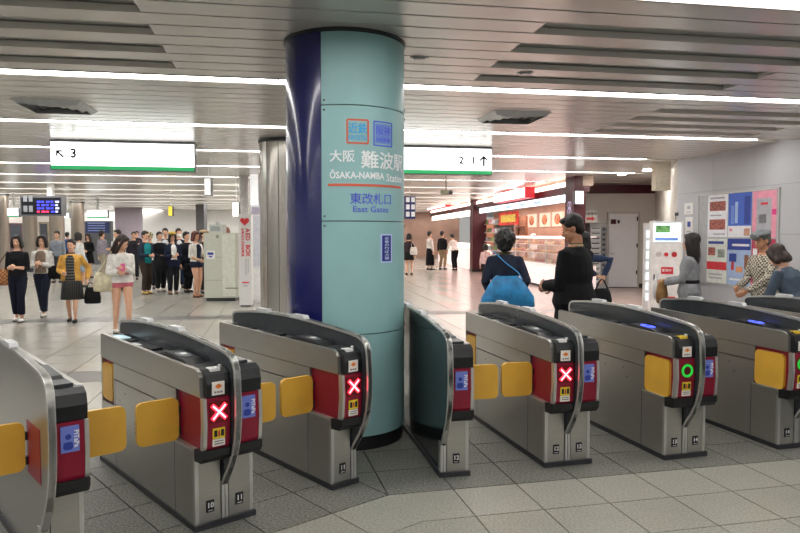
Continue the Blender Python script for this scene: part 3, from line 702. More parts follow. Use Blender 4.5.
t, wd, h = hang_sign(50.5, 194, 141.5, 169, 'white lit sign with up-left arrow and number 3 and green stripe', BA, 0)
def arrow(parent, cx, cz, sz, ang):
    pts = [(-.09, -.5), (.09, -.5), (.09, .2), (.38, -.1), (.38, .14), (0, .5), (-.38, .14), (-.38, -.1), (-.09, .2)]
    c, s_ = math.cos(ang), math.sin(ang)
    PR('arrow', ink, parent, [(cx + sz * (x * c - y * s_), cz + sz * (x * s_ + y * c)) for x, y in pts], -.0125, -.0095, 'y')
arrow(t, wd * .062, h * .56, h * .36, R(45)); text('sign_number', '3', h * .46, ink, t, (wd * .155, -.0125, h * .57), bold=.006)
fnt = M('faint_print', '#e9e6e2', .5, emit=1.2, noise=0)
text('sign_text', '番のりば・近鉄線', h * .25, fnt, t, (wd * .42, -.0125, h * .56))
t, wd, h = hang_sign(392, 491.5, 147, 173, 'white lit sign with up arrow and numbers 2 1 right of the pillar', BA, 1)
arrow(t, wd * .92, h * .53, h * .42, 0); text('sign_number', '1', h * .4, ink, t, (wd * .815, -.0125, h * .53), bold=.005); text('sign_number', '2', h * .4, ink, t, (wd * .69, -.0125, h * .53), bold=.005)
text('sign_text', '地下鉄・出口', h * .25, fnt, t, (wd * .35, -.0125, h * .7))

# departure board
Y = 20.; a, b = aty(20, 196, Y), aty(62.5, 216, Y); wd, h = b.x - a.x, a.z - b.z
t = thing('departure_board', 'dark hanging departure board with blue and red lit rows', 'display board', (a.x, Y, b.z), 0)
B('case', M('board_case', '#6e7074', .4), t, 0, wd, 0, .25, 0, h, bevel=.01); B('screen', M('board_black', '#15151c', .3), t, .04, wd - .04, -.01, 0, .05, h - .05)
bl = M('blue_led', '#4a4fff', .4, emit=.7, noise=0); rl = M('pink_led', '#ff3a6a', .4, emit=1.2, noise=0); wl_ = M('white_led', '#c8ccff', .4, emit=.9, noise=0)
for r_ in range(4):
    z0 = .1 + r_ * (h - .2) / 4
    for c_ in range(5):
        B('led_row', rl if (r_ == 0 and c_ < 3) else (wl_ if c_ == 4 else bl), t, wd * (.4 + c_ * .11), wd * (.47 + c_ * .11 + (.02 if (r_ + c_) % 2 else -.01)), -.014, -.01, z0, z0 + .055)
for r_ in range(2):
    for c_ in range(2): B('pictogram', M('board_white', '#9a9da2', .4, emit=.1), t, wd * (.08 + c_ * .13), wd * (.17 + c_ * .13), -.014, -.01, .12 + r_ * .3, .3 + r_ * .3)
B('hanger', white, t, wd * .62, wd * .74, .05, .2, h - .08, CEIL + .05 - b.z)

def hang_box(name, label, cat, px0, px1, py0, py1, Y, mat, stripe=None):
    a, b = aty(px0, py0, Y), aty(px1, py1, Y); wd, h = b.x - a.x, a.z - b.z
    t = thing(name, label, cat, (a.x, Y, b.z))
    B('case', sgrey, t, 0, wd, .003, .16, 0, h); B('face', mat, t, .01, wd - .01, -.006, .003, .01, h - .01)
    B('hanger', capgrey, t, wd * .47, wd * .53, .07, .09, h, CEIL + .06 - b.z)
    if stripe: B('stripe', stripe, t, .01, wd - .01, -.009, -.006, .01, h * .18)
    return t
hang_box('hanging_sign', 'far white lit sign above the passage between distant columns', 'sign', 87, 107.5, 210, 218, 27, sign_face, sgreen)
hang_box('hanging_sign', 'far small white lit sign left of the departure board', 'sign', 7, 18.5, 208, 217, 24, sign_face, sgreen)
hang_box('hanging_sign', 'tiny white lit sign just right of the departure board', 'sign', 64, 69, 213, 218, 26, sign_face)
hang_box('hanging_sign', 'small yellow sign hanging above the queue of people', 'sign', 168, 172.5, 206, 216, 22, M('yellow_sign', '#e8d24a', .4, emit=.8))
hang_box('hanging_sign', 'white upright sign box hanging edge-on above the beige machine', 'sign', 204, 211, 178, 195.5, 13.5, M('white_sign', '#f3f3f3', .4, emit=.6))
hang_box('hanging_sign', 'white sign box hanging left of the red heart panel', 'sign', 232, 239, 202, 217, 15.6, M('white_sign', '#f3f3f3', .4, emit=.6))
hang_box('hanging_sign', 'dark blue hanging sign with white marks at the right edge of the pillar', 'sign', 404, 415.5, 196, 219, 17., M('navy_sign', '#23265e', .4, emit=.15))
o = SC.objects[-1] if False else None
a = aty(404, 196, 17.); b = aty(415.5, 219, 17.); sgn = [x for x in bpy.data.objects if x.get('label', '').startswith('dark blue hanging')][0]
for i in range(3):
    for j in range(2): B('mark', wprint, sgn, .05 + j * .13, .14 + j * .13, -.01, -.006, .06 + i * .18, .18 + i * .18)
# speaker lamp on a rod
p = aty(446, 192, 14.)
t = thing('hanging_camera', 'small grey camera hanging on a thin rod below the right lit sign', 'camera', p)
bm = bmesh.new(); cyl(bm, (0, 0, (CEIL - p.z) / 2 + .03), .012, CEIL - p.z, 10); ob('rod', bm, darkgrey, t)
B('body', M('olive_grey', '#7d7d68', .5), t, -.11, .06, -.06, .06, -.06, .04, bevel=.01); bm = bmesh.new(); cyl(bm, (.09, 0, -.01), .04, .08, 14, .05, 'x'); ob('lens_hood', bm, darkgrey, t)

# ------------------------------------------------------------------ stainless column, panels and AED totem
p = aty(291, 250, 10.9)
t = thing('steel_column', 'faceted stainless steel column half hidden behind the round pillar', 'column', (p.x, 10.9, 0))
n = 14; bm = bmesh.new(); cyl(bm, (0, 0, CEIL / 2), .475, CEIL, 40); ob('core', bm, M('column_joint', '#55534e', .5), t, auto=40)
cst = M('column_steel', '#b9b5ae', .25, .85, noise=.02)
for i in range(n):
    a0, a1 = 2 * PI * i / n + .012, 2 * PI * (i + 1) / n - .012; pts = []
    for q in range(5): a_ = a0 + (a1 - a0) * q / 4; pts.append((.485 * math.cos(a_), .485 * math.sin(a_)))
    for q in range(5): a_ = a1 - (a1 - a0) * q / 4; pts.append((.47 * math.cos(a_), .47 * math.sin(a_)))
    PR('steel_panel', cst, t, pts, .12, CEIL - .06, 'z', auto=40)
bm = bmesh.new(); cyl(bm, (0, 0, CEIL - .03), .5, .05, 40); ob('collar', bm, darkgrey, t, auto=40)
bm = bmesh.new(); cyl(bm, (0, 0, .06), .48, .12, 40); ob('base', bm, darkgrey, t, auto=40)
Y = 15.; a, b = aty(238.5, 214, Y), aty(251.5, 306, Y); wd, h = b.x - a.x, a.z
t = thing('aed_totem', 'tall white defibrillator panel with red heart and upright red letters', 'AED box', (a.x, Y, 0), R(4))
B('body', M('totem_white', '#e2e2e2', .4, noise=.02), t, 0, wd, 0, .3, 0.03, h, bevel=.008); B('foot', darkgrey, t, .02, wd - .02, .02, .28, 0, .03)
hp = []
for i in range(24):
    q = 2 * PI * i / 24; hp.append((wd * .5 + .0062 * 16 * math.sin(q) ** 3, h - .16 + .0062 * (13 * math.cos(q) - 5 * math.cos(2 * q) - 2 * math.cos(3 * q) - math.cos(4 * q))))
PR('heart', prd, t, hp, -.006, 0, 'y')
for i, ch in enumerate('AED BOX'):
    if ch != ' ': text('letter', ch, .13, prd, t, (wd * .72, -.004, h - .36 - i * .088), (PI / 2, R(90), 0), bold=.004)
text('small_text', '自動体外式除細動器', .07, prd, t, (wd * .3, -.004, h - .62), (PI / 2, R(90), 0), bold=.001)
for i in range(3): B('print_line', pgr, t, wd * (.5 + i * .12), wd * (.54 + i * .12), -.003, 0, h - 1.38 + i * .04, h - .98)
B('print_line', prd, t, wd * .25, wd * .8, -.003, 0, .52, .55); B('print_line', pgr, t, wd * .3, wd * .7, -.003, 0, .45, .47)
Y = 16.; a, b = aty(250.5, 205, Y), aty(262, 300, Y); wd = b.x - a.x
t = thing('white_cabinet', 'plain white cabinet between the red heart panel and the steel column', 'cabinet', (a.x, Y, 0))
B('body', M('cab_white', '#d9d9dc', .45), t, 0, wd, 0, .4, 0, a.z, bevel=.008); B('door_panel', M('cab_pale', '#c9c9d2', .4), t, .03, wd - .03, -.012, 0, .85, a.z - .25); B('header', M('cab_mauve', '#a8a0b4', .4), t, .03, wd - .03, -.012, 0, a.z - .22, a.z - .05); B('lower_door', M('cab_low', '#e6e6e6', .4), t, .03, wd - .03, -.012, 0, .06, .8)
Y = 17; a, b = aty(250, 165, Y), aty(258.5, 205, Y)
t = thing('wall_light_box', 'bright upright white light box above the white cabinet', 'light box', (a.x, Y, b.z)); B('case', sgrey, t, -.01, b.x - a.x + .01, .005, .2, -.01, CEIL + .05 - b.z); B('face', M('white_sign', '#f3f3f3'), t, 0, b.x - a.x, -.005, .005, 0, a.z - b.z)
Y = 17.4; a, b = aty(239, 165, Y), aty(249, 215, Y)
t = thing('white_post', 'slim round white post rising behind the red heart panel', 'post', ((a.x + b.x) / 2, Y, 0)); bm = bmesh.new(); cyl(bm, (0, 0, CEIL / 2), (b.x - a.x) / 2, CEIL, 24); ob('shaft', bm, M('post_white', '#d4d2d2', .35), t, auto=40); bm = bmesh.new(); cyl(bm, (0, 0, .08), (b.x - a.x) / 2 + .02, .16, 24); ob('shoe', bm, darkgrey, t, auto=40)

# beige ticket machine cabinet beside the queue
Y = 16.2; a, m_, b = aty(203.5, 233, Y), aty(222, 233, Y), aty(236.5, 300, Y)
bei = M('machine_beige', '#c4c6b9', .45, noise=.03)
t = thing('fare_machine', 'tall pale green-beige machine cabinet at the end of the queue', 'machine', (a.x, Y, 0), R(2))
wd, h = b.x - a.x, a.z
B('body', bei, t, 0, wd, 0, .8, .08, h, bevel=.015); B('foot', darkgrey, t, .04, wd - .04, .04, .76, 0, .08)
B('front_door', M('machine_beige_light', '#d3d5c9', .45), t, .44, wd - .02, -.02, 0, .12, h - .03)
for z in (.5, 1.05): B('door_seam', M('seam_grey', '#85897a', .6), t, .02, .43, -.004, 0, z, z + .008)
o = B('sticker', white, t, .06, .26, -.006, 0, h - .62, h - .42); B('sticker_print', sticker_d, o, .09, .23, -.009, -.006, h - .52, h - .46); B('sticker_print', sticker_d, o, .12, .2, -.009, -.006, h - .58, h - .545)
B('handle', M('seam_grey', '#85897a'), t, .3, .36, -.02, 0, h - .12, h - .05); B('vent', M('seam_grey', '#85897a'), t, .5, .8, -.026, -.02, .3, .33)
t2 = thing('top_unit', 'pale boxy unit standing on top of the beige machine', 'machine', (a.x + .1, Y + .1, h)); B('body', M('unit_pale', '#c4c7c0', .45), t2, 0, .32, 0, .4, 0, .2, bevel=.01); B('screen', M('unit_grey', '#9aa0a0', .3), t2, .04, .28, -.005, 0, .04, .16)
bm = bmesh.new(); cyl(bm, (.16, .2, .24), .05, .08, 16); ob('dome', bm, capgrey, t2, True)

# ------------------------------------------------------------------ far end of the hall
YF = 42.
bm = bmesh.new(); box(bm, -30, -5, YF, YF + .3, 0, CEIL + .09); struct(ob('wall_far', bm, M('far_white', '#efeeec', .6, noise=.02)))
bm = bmesh.new(); box(bm, aty(115, 230, 38).x, aty(141, 230, 38).x, 38, 38.3, 0, CEIL + .09); struct(ob('wall_mauve', bm, M('far_mauve', '#b3a7b3', .5, noise=.1)))
bm = bmesh.new(); box(bm, aty(196, 230, 34).x, aty(204, 230, 34).x, 34, 34.6, 0, CEIL + .09); struct(ob('wall_dark', bm, M('far_grey', '#6d6b70', .5)))
far_st = M('far_column_steel', '#a2988c', .35, .7, noise=.12, stretch=(1, 1, .2), scale=3)
for i, (x0, x1, Y) in enumerate(((-2, 8.5, 25), (23.5, 37, 29), (50, 64, 29), (71.5, 84, 31))):
    a, b = aty(x0, 230, Y), aty(x1, 230, Y); r_ = (b.x - a.x) / 2
    t = thing('hall_column', ['round metal column at the left edge of the picture', 'round metal column behind the two women at left', 'round metal column behind the man in grey shirt', 'round metal column nearest the dark blue far display'][i], 'column', ((a.x + b.x) / 2, Y, 0), group='distant metal columns')
    bm = bmesh.new(); cyl(bm, (0, 0, CEIL / 2 + .03), r_, CEIL - .06, 32); ob('shaft', bm, far_st, t, auto=40)
    bm = bmesh.new(); cyl(bm, (0, 0, .08), r_ + .02, .16, 32); ob('base', bm, darkgrey, t, auto=40); bm = bmesh.new(); cyl(bm, (0, 0, CEIL - .04), r_ + .03, .06, 32); ob('collar', bm, darkgrey, t, auto=40)
a, b = aty(84, 221, 36), aty(111, 232, 36)
t = thing('wall_display', 'wide dark blue display at the far end of the hall', 'display', (a.x, 36, b.z - .5)); B('frame', sgrey, t, 0, b.x - a.x, 0, .3, 0, a.z - b.z + .5); B('panel', M('far_blue_panel', '#2a3560', .4, emit=.15), t, .08, b.x - a.x - .08, -.02, 0, .45, a.z - b.z + .42)
for i in range(4): B('row', M('far_row', '#8090c0', .4, emit=.3), t, .2, b.x - a.x - .3, -.03, -.02, .55 + i * .13, .6 + i * .13)
B('support', sgrey, t, .1, b.x - a.x - .1, .05, .25, -(b.z - .5), 0)
for i, (x0, x1, y0, y1, Y, col, lab) in enumerate(((8, 24, 219, 262, 33, '#8f6f74', 'dim reddish kiosk front behind the leftmost columns'), (38, 50, 218, 258, 35, '#b5a58f', 'tan kiosk front between the distant columns'))):
    a, b = aty(x0, y0, Y), aty(x1, y1, Y)
    t = thing('kiosk_front', lab, 'kiosk', (a.x, Y, 0)); B('wall', M('kiosk%d' % i, col, .5, noise=.3, scale=3), t, 0, b.x - a.x, 0, .4, 0, a.z); B('header', M('kiosk_head', '#d8cfc8', .4, emit=.3), t, 0, b.x - a.x, -.05, 0, a.z - .2, a.z + .1); B('window', M('kiosk_glass', '#5a5f68', .1), t, .1, b.x - a.x - .1, -.02, 0, .9, a.z - .3)

# ------------------------------------------------------------------ shops on the right
S1 = Vector((4.5, 17.7, 0)); S2 = Vector((3.16, 29.5, 0)); SD = (S2 - S1).normalized(); SN = Vector((-SD.y, SD.x, 0))
if SN.dot(S1) > 0: SN = -SN
SA = math.atan2(SD.y, SD.x); SLEN = 24.
SSG = 1 if (Matrix.Rotation(SA, 3, 'Z') @ Vector((0, 1, 0))).dot(SN) > 0 else -1   # local y sign of the corridor side
def sb(name, mat, parent, x0, x1, d0, d1, z0, z1, bevel=0.):
    return B(name, mat, parent, x0, x1, *sorted((SSG * d0, SSG * d1)), z0, z1, bevel=bevel)
def sl(px, py=240, d=0.):
    p = on_plane(px, py, S1 + SN * d, SN); return (p - S1).dot(SD), p.z
def sthing(name, label, cat, group=None): return thing(name, label, cat, S1, SA, group)
warm = M('shop_warm_light', '#ffe6da', .4, emit=3., noise=0); lampm = M('shop_lamp', '#ffe4dc', .4, emit=10., noise=0); fascia_lit = M('fascia_blue_white', '#e2f0ff', .4, emit=1.5, noise=.05, scale=4)
fr = struct(sthing('wall_shops', 'x', 'x')); del fr['label'], fr['category']
sb('lintel', maroon, fr, -.3, SLEN, -.3, 0, 2.66, 2.84); sb('upper_wall', M('shop_upper', '#cdb9a8', .5), fr, -.3, SLEN, -.4, -.12, 2.84, CEIL + .09)
sb('rear_wall', M('shop_rear', '#c9a690', .6, noise=.1, scale=1), fr, -.3, SLEN, -4.3, -4.0, 0, CEIL + .09)

t = sthing('shop_light_cove', 'bright warm light strip along the top of the shop fronts', 'light'); sb('trough', maroon, t, 0, SLEN, -.12, -.02, 2.84, 2.87); sb('tube', warm, t, .1, SLEN - .2, -.1, -.05, 2.88, 3.0)
t = sthing('shop_ceiling_light', 'row of warm lamps inside the food shops', 'light')
for i in range(1, 8): sb('lamp', lampm, t, 1 + i * 2.6, 2.6 + i * 2.6, -2.6, -1.0, CEIL - .02, CEIL - .005)
e = sl(478.5)[0]
t = sthing('shop_fascia', 'long pale blue lit fascia above the pastry shop', 'sign'); sb('case', sgrey, t, .35, e - .1, -.12, -.03, 2.45, 2.67); sb('face', fascia_lit, t, .36, e - .11, -.03, .0, 2.46, 2.66)
for i in range(6): sb('lettering', M('faint_blue', '#a8c6e8', .4, emit=.8), t, 1 + i * 1.6, 1.8 + i * 1.6, -.0, .004, 2.51, 2.6)
t = sthing('shop_fascia', 'warm white lit fascia above the farther shop', 'sign'); sb('case', sgrey, t, e + 1.3, SLEN - 1, -.12, -.03, 2.38, 2.67); sb('face', M('fascia_warm', '#fff0e6', .4, emit=2.2, noise=0), t, e + 1.3, SLEN - 1, -.03, 0, 2.4, 2.66)
for px, w_, lab in ((573, .62, 'dark maroon shop pillar behind the man in black'), (473.5, .55, 'dark maroon shop pillar left of the woman with the blue bag'), (418, .5, 'farthest maroon shop pillar beside the teal pillar')):
    c = sl(px)[0]; t = sthing('shop_pillar', lab, 'pillar', 'maroon shop pillars'); sb('shaft', maroon, t, c - w_ / 2 if px != 573 else -.3, c + w_ / 2 if px != 573 else .35, -.5 if px != 573 else -.2, .1, .1, CEIL + .05); sb('base', black, t, (c - w_ / 2 if px != 573 else -.3) - .01, (c + w_ / 2 if px != 573 else .35) + .01, -.51 if px != 573 else -.21, .11, 0, .1)
    if px == 573:
        for i in range(3):
            bm = bmesh.new(); bmesh.ops.create_circle(bm, cap_ends=False, segments=16, radius=.1)
            bm.free(); 
            for q in (-1, 1):
                bm = bmesh.new(); n_ = 16
                for k in range(n_):
                    a_, b_ = 2 * PI * k / n_, 2 * PI * (k + 1) / n_
                    prism(bm, [(.03 + q * .055 + .07 * math.cos(a_), 2.02 + i * .17 + .09 * math.sin(a_)), (.03 + q * .055 + .07 * math.cos(b_), 2.02 + i * .17 + .09 * math.sin(b_)), (.03 + q * .055 + .05 * math.cos(b_), 2.02 + i * .17 + .07 * math.sin(b_)), (.03 + q * .055 + .05 * math.cos(a_), 2.02 + i * .17 + .07 * math.sin(a_))], SSG * .1, SSG * .106, 'y')
                ob('emblem', bm, M('lilac_print', '#d8c8f0', .4, emit=.3), t)
bm = bmesh.new(); prism(bm, [(4.74, 17.7), (5.42, 20.4), (5.42, 20.7), (4.66, 17.72)], 0, CEIL + .09, 'z'); struct(ob('wall_shop_side', bm, M('shop_side', '#d0b8a6', .6)))
# lit box on the corner pillar
p, q = aty(575.5, 191, 17.2), aty(583.5, 204, 17.2)
t = thing('corner_sign', 'small white lit sign with green mark on the maroon corner pillar', 'sign', (p.x, 17.2, q.z)); B('case', sgrey, t, 0, q.x - p.x, .0, .3, 0, p.z - q.z); B('face', sign_face, t, .005, q.x - p.x - .005, -.006, 0, .005, p.z - q.z - .005); text('mark', '?', .2, sgreen, t, ((q.x - p.x) / 2, -.008, .16), bold=.004)
# projecting light boxes
for (x0, x1, y0, y1), lab in (((493, 523, 190.5, 200.5), 'white lit box sign with red ends above the pastry shop'), ((427, 444, 202, 208.5), 'smaller white lit box sign with red ends above the far shop')):
    xa, xb = sl(x1, 200, .4)[0], sl(x0, 200, .4)[0]; zt2, zb2 = sl((x0 + x1) / 2, y0, .4)[1], sl((x0 + x1) / 2, y1, .4)[1]
    t = sthing('box_sign', lab, 'sign', 'projecting box signs'); sb('case', M('sign_red', '#c8202e', .4, emit=.5), t, xa - .07, xb + .07, .05, .35, zb2, zt2); sb('face', sign_face, t, xa, xb, .345, .37, zb2 + .02, zt2 - .02); sb('bracket', darkgrey, t, (xa + xb) / 2 - .1, (xa + xb) / 2 + .1, 0, .06, zb2 + .05, zt2 - .05)
# pastry shop: display case with tiers of pastries
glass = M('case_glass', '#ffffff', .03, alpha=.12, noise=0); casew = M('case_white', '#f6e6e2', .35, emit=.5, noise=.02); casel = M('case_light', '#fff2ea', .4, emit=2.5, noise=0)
tray = M('tray', '#d9c8ba', .4)
xa, xb = .9, sl(500)[0]
t = sthing('display_case', 'long glowing glass pastry case along the shop front', 'display case')
sb('base', casew, t, xa, xb, -1.0, -.1, .08, .72); sb('plinth', darkgrey, t, xa + .03, xb - .03, -.97, -.13, 0, .08)
for i, z in enumerate((.74, 1.02, 1.28)): sb('shelf', tray, t, xa, xb, -1.0 + i * .06, -.14 - i * .14, z - .02, z)
sb('front_glass', glass, t, xa, xb, -.12, -.11, .72, 1.5); sb('top', casew, t, xa, xb, -1.0, -.3, 1.5, 1.54); sb('lamp', casel, t, xa + .05, xb - .05, -.4, -.33, 1.47, 1.495); sb('price_rail', pw_, t, xa, xb, -.105, -.1, .66, .71)
for i in range(5): sb('mullion', steel_edge, t, xa + (xb - xa) * i / 4 - .012, xa + (xb - xa) * i / 4 + .012, -.13, -.1, .72, 1.5)
pm = [M('pastry_%d' % i, c, .5, noise=.2, scale=20) for i, c in enumerate(('#c98a4a', '#d8a868', '#b06a48', '#e2c49a', '#c46a5a'))]
bmx = bmesh.new(); ell(bmx, (0, 0, .04), (.09, .07, .05), seg=10); ell(bmx, (0, 0, .07), (.05, .04, .035), seg=8)
meshes = []
for i in range(5):
    me = bpy.data.meshes.new('pastry'); bmx.to_mesh(me); me.materials.append(pm[i]); 
    for p_ in me.polygons: p_.use_smooth = True
    meshes.append(me)
bmx.free()
Msh = Matrix.Translation(S1) @ Matrix.Rotation(SA, 4, 'Z')
n_p = 0
for lev, z in enumerate((.74, 1.02, 1.28)):
    x = xa + .2
    while x < xb - .2:
        o = bpy.data.objects.new('pastry', meshes[(int(x * 1.3) + lev * 2) % 5]); COL.objects.link(o)
        o.matrix_world = Msh @ Matrix.Translation((x, SSG * (-.24 - lev * .14 - .05), z)) @ Matrix.Rotation(random.uniform(0, 3), 4, 'Z')
        tag(o, 'small baked pastry on the %s tier of the glowing shop case' % ('lowest', 'middle', 'top')[lev], 'pastry', 'pastries on the %s tier' % ('lowest', 'middle', 'top')[lev]); x += .3; n_p += 1
# menu pictures and shelves on the rear wall
food = M('food_photo', '#c97a50', .5, emit=.25, noise=.7, scale=6); redmenu = M('red_menu', '#c02a1e', .5, emit=.5, noise=.6, scale=5)
t = sthing('menu_banner', 'red hanging food banner above the woman with the blue bag', 'banner'); xq0, xq1 = sl(518, 220, -.25)[0], sl(499, 220, -.25)[0]; z1, z0 = sl(508, 212, -.25)[1], sl(508, 225, -.25)[1]
sb('cloth', redmenu, t, xq0, xq1, -.28, -.25, z0, z1); sb('cord', darkgrey, t, (xq0 + xq1) / 2 - .02, (xq0 + xq1) / 2 + .02, -.27, -.26, z1, CEIL)
sb('dish_picture', M('dish_yellow', '#e8b84a', .5, emit=.3, noise=.5), t, xq0 + .3, xq1 - .3, -.25, -.24, z0 + .1, z1 - .1)
for i in range(3):
    x = sl(558 - i * 13, 220, -3.9)[0]; t = sthing('food_picture', ['food photograph on shop rear wall nearest the maroon corner pillar', 'food photograph in the middle of the shop rear wall', 'food photograph on the rear wall farthest from the corner pillar'][i], 'picture', 'food pictures'); sb('board', M('picture_ground', '#e8d4c0', .5, emit=.4), t, x - .6, x + .9, -3.98, -3.93, 1.95, 2.6)
    bm = bmesh.new(); ell(bm, (x + .15, SSG * -3.92, 2.28), (.38, .04, .24)); ob('dish', bm, food, t, True)
t = sthing('rear_shelf', 'stocked shelves at the back of the pastry shop', 'shelf')
for z in (.5, .95, 1.4, 1.8):
    sb('board', M('shelf_wood', '#8a6a55', .5), t, .5, xb, -4.0, -3.55, z, z + .03)
    x = .7
    while x < xb - .4:
        wq = random.uniform(.2, .45); hq = random.uniform(.15, .34)
        sb('goods', [pm[2], prd, pw_, pm[1], M('green_box', '#7f9a5a', .5)][random.randrange(5)], t, x, x + wq, -3.95, -3.62, z + .03, z + .03 + hq); x += wq + .08
xs0, xs1 = sl(500, 240, -.3)[0], sl(482, 240, -.3)[0]
t = sthing('tall_shelf', 'tall open shelf of packets left of the woman with the blue bag', 'shelf'); sb('back', M('shelf_grey', '#8b8580', .5), t, xs0, xs1, -.9, -.85, 0, 2.2)
for i in range(6):
    z = .2 + i * .36; sb('board', M('shelf_pale', '#cbbfb8', .5), t, xs0, xs1, -.85, -.4, z, z + .03)
    for k in range(6): x = xs0 + (xs1 - xs0) * k / 6; sb('packet', [M('green_box', '#7f9a5a'), pw_, P_('khaki', '#9a8f70'), ppk, pgr][(i * 3 + k * 2) % 5], t, x + .05, x + (xs1 - xs0) / 6 - .05, -.75, -.45, z + .03, z + .2)
# farther shop: counter with lit case
xc0, xc1 = e + 1.6, SLEN - 2
t = sthing('shop_counter', 'white counter with glowing glass top in the farther shop', 'counter'); sb('base', casew, t, xc0, xc1, -1.0, -.2, 0, .9); sb('glass_case', M('case_glow', '#fff0e8', .2, emit=1.2), t, xc0, xc1 - 3, -.9, -.3, .92, 1.15); sb('top', tray, t, xc0, xc1, -1.02, -.18, .9, .92)
t = sthing('wood_partition', 'brown wooden partition behind the farther counter', 'partition'); sb('panel', M('brown_wood', '#8a5a3c', .5, noise=.25, stretch=(1, 1, 8)), t, xc0, SLEN - 1, -2.6, -2.5, 0, 2.4)
for i in range(4): sb('batten', M('dark_wood', '#5a3826', .5), t, xc0 + 1 + i * 2.2, xc0 + 1.15 + i * 2.2, -2.5, -2.45, 0, 2.4)
sb('shelf_board', M('dark_wood', '#5a3826'), t, xc0, xc0 + 4, -2.5, -2.2, 1.9, 1.95)
bm = bmesh.new(); box(bm, -5, 4, 46, 46.3, 0, CEIL + .09); struct(ob('wall_arcade', bm, M('arcade_end', '#a88878', .6, noise=.2, scale=1)))

# ------------------------------------------------------------------ people
def ik(a, c, l1, l2, hint):
    d = c - a; L = min(d.length, (l1 + l2) * .999); d.normalize(); c2 = a + d * L
    x = (l1 * l1 - l2 * l2 + L * L) / (2 * L); hgt = math.sqrt(max(l1 * l1 - x * x, 0))
    hv = Vector(hint) - d * Vector(hint).dot(d)
    if hv.length < 1e-4: hv = Vector((0, 1, .01))
    hv.normalize(); return a + d * x + hv * hgt, c2
cloth_cache = {}
def C(col, rough=.85):
    k = 'cloth_' + col.lstrip('#')
    return M(k, col, rough, noise=.18, scale=14, bump=.25, spec=.25)
SKIN = M('skin', '#d9a98c', .55, noise=.05, scale=10); SKIN2 = M('skin_tan', '#c08a6a', .55, noise=.05, scale=10)
eye_m = M('eye_dark', '#1c1512', .3); lip_m = M('lips', '#a8524e', .5)
def person(label, px, Y, height=1.6, yaw=0., build=1., sex='f', lean=0., head=(0., 0.), hands=None, feet=None, elbow=None,
           top='#222', sleeve=.95, hem=.84, topfit=1., inner=None, inner_ang=30, bottom='trousers', bcol='#1c1c22', leg=.93, skirt_hem=.5,
           hair='short', hcol='#16110f', shoes='#1a1a1a', skin=None, voxel=.012, collar=None, belt=None, sock=None, hat=None, mask=False, px_is_foot=True, xoff=0.):
    s = height / 1.65; sk = skin or SKIN
    X = (px - 400) / F * Y + xoff
    root = thing('person', label, 'person', (X, Y, 0), R(yaw))
    mirror = 1
    tl = Matrix.Translation((0, 0, .9)) @ Matrix.Rotation(R(lean), 4, 'X') @ Matrix.Translation((0, 0, -.9))
    T3 = lambda p: tl @ Vector(p)
    sw = (.172 if sex == 'm' else .152) * build
    feet = feet or ((.09, .03), (-.09, -.05))       # (x, y) of left foot, right foot
    hands = hands or ((.24, -.02, .78), (-.24, -.02, .78))
    elbow = elbow or ((.5, .8, -.2), (-.5, .8, -.2))
    hip = [Vector((.085 * build, 0, .86)), Vector((-.085 * build, 0, .86))]
    ank = [Vector((f[0], f[1] + .02, (.075 if len(f) < 3 else f[2]))) for f in feet]
    knee = []
    for h_, a_ in zip(hip, ank):
        k, a2 = ik(h_, a_, .40, .40, (0, -1, 0)); knee.append(k)
    sh = [T3((sw, .01, 1.292)), T3((-sw, .01, 1.292))]
    elb, wri = [], []
    for i in (0, 1):
        e_, w_ = ik(sh[i], T3(hands[i]) if lean and len(hands[i]) == 4 else Vector(hands[i][:3]), .275, .245, elbow[i]); elb.append(e_); wri.append(w_)
    fem = sex == 'f'
    prof = [(.79, .13, .085), (.86, .158, .112), (.93, .155, .108), (1.03, .122 if fem else .138, .09), (1.12, .13 if fem else .15, .1), (1.21, .145 if fem else .165, .112 if fem else .105), (1.285, .135 if fem else .155, .088), (1.335, .098, .068), (1.375, .058, .055)]
    def torso(bm, z0, z1, off, fit=1., flare=0.):
        secs = []
        P = [p for p in prof if z0 - .001 <= p[0] <= z1 + .001]
        def at(z):
            for a, b in zip(prof, prof[1:]):
                if a[0] <= z <= b[0]:
                    k = (z - a[0]) / (b[0] - a[0]); return (z, a[1] + (b[1] - a[1]) * k, a[2] + (b[2] - a[2]) * k)
            return (z,) + (prof[0][1:] if z < prof[0][0] else prof[-1][1:])
        P = [at(z0)] + [p for p in P if z0 + .015 < p[0] < z1 - .015] + [at(z1)]
        for z, rx, ry in P:
            k = flare * max(0, (1.0 - z)) * 1.0
            fx = fit if z < 1.2 else 1 + (fit - 1) * .4
            secs.append((T3((0, 0, z)), (rx * build) * fx + off + k, ry * (build * .5 + .5) * fx + off + k))
        tube(bm, secs, 18); return secs
    hm = tl @ Matrix.Translation((0, .005, 1.425)) @ Matrix.Rotation(R(head[0]), 4, 'Z') @ Matrix.Rotation(R(head[1]), 4, 'X')
    def hp(p): return hm @ Vector(p)
    hrot = hm.to_3x3()
    S = Matrix.Scale(s, 4)
    def fin_mesh(bm, vx, sm=4):
        bmesh.ops.transform(bm, matrix=S, verts=bm.verts); return fuse(bm, vx, sm)
    # body
    bm = bmesh.new()
    torso(bm, .79, 1.375, 0)
    tube(bm, [(T3((0, .015, 1.32)), .055, .055), (hp((0, .012, .0)), .05, .052), (hp((0, .012, .06)), .048, .055)], 12)
    ell(bm, hp((0, .012, .138)), (.074, .092, .092), hrot); ell(bm, hp((0, -.022, .072)), (.057, .064, .076), hrot)
    ell(bm, hp((0, -.09, .08)), (.012, .018, .024), hrot, 8); ell(bm, hp((0, -.062, .02)), (.026, .024, .02), hrot, 8)
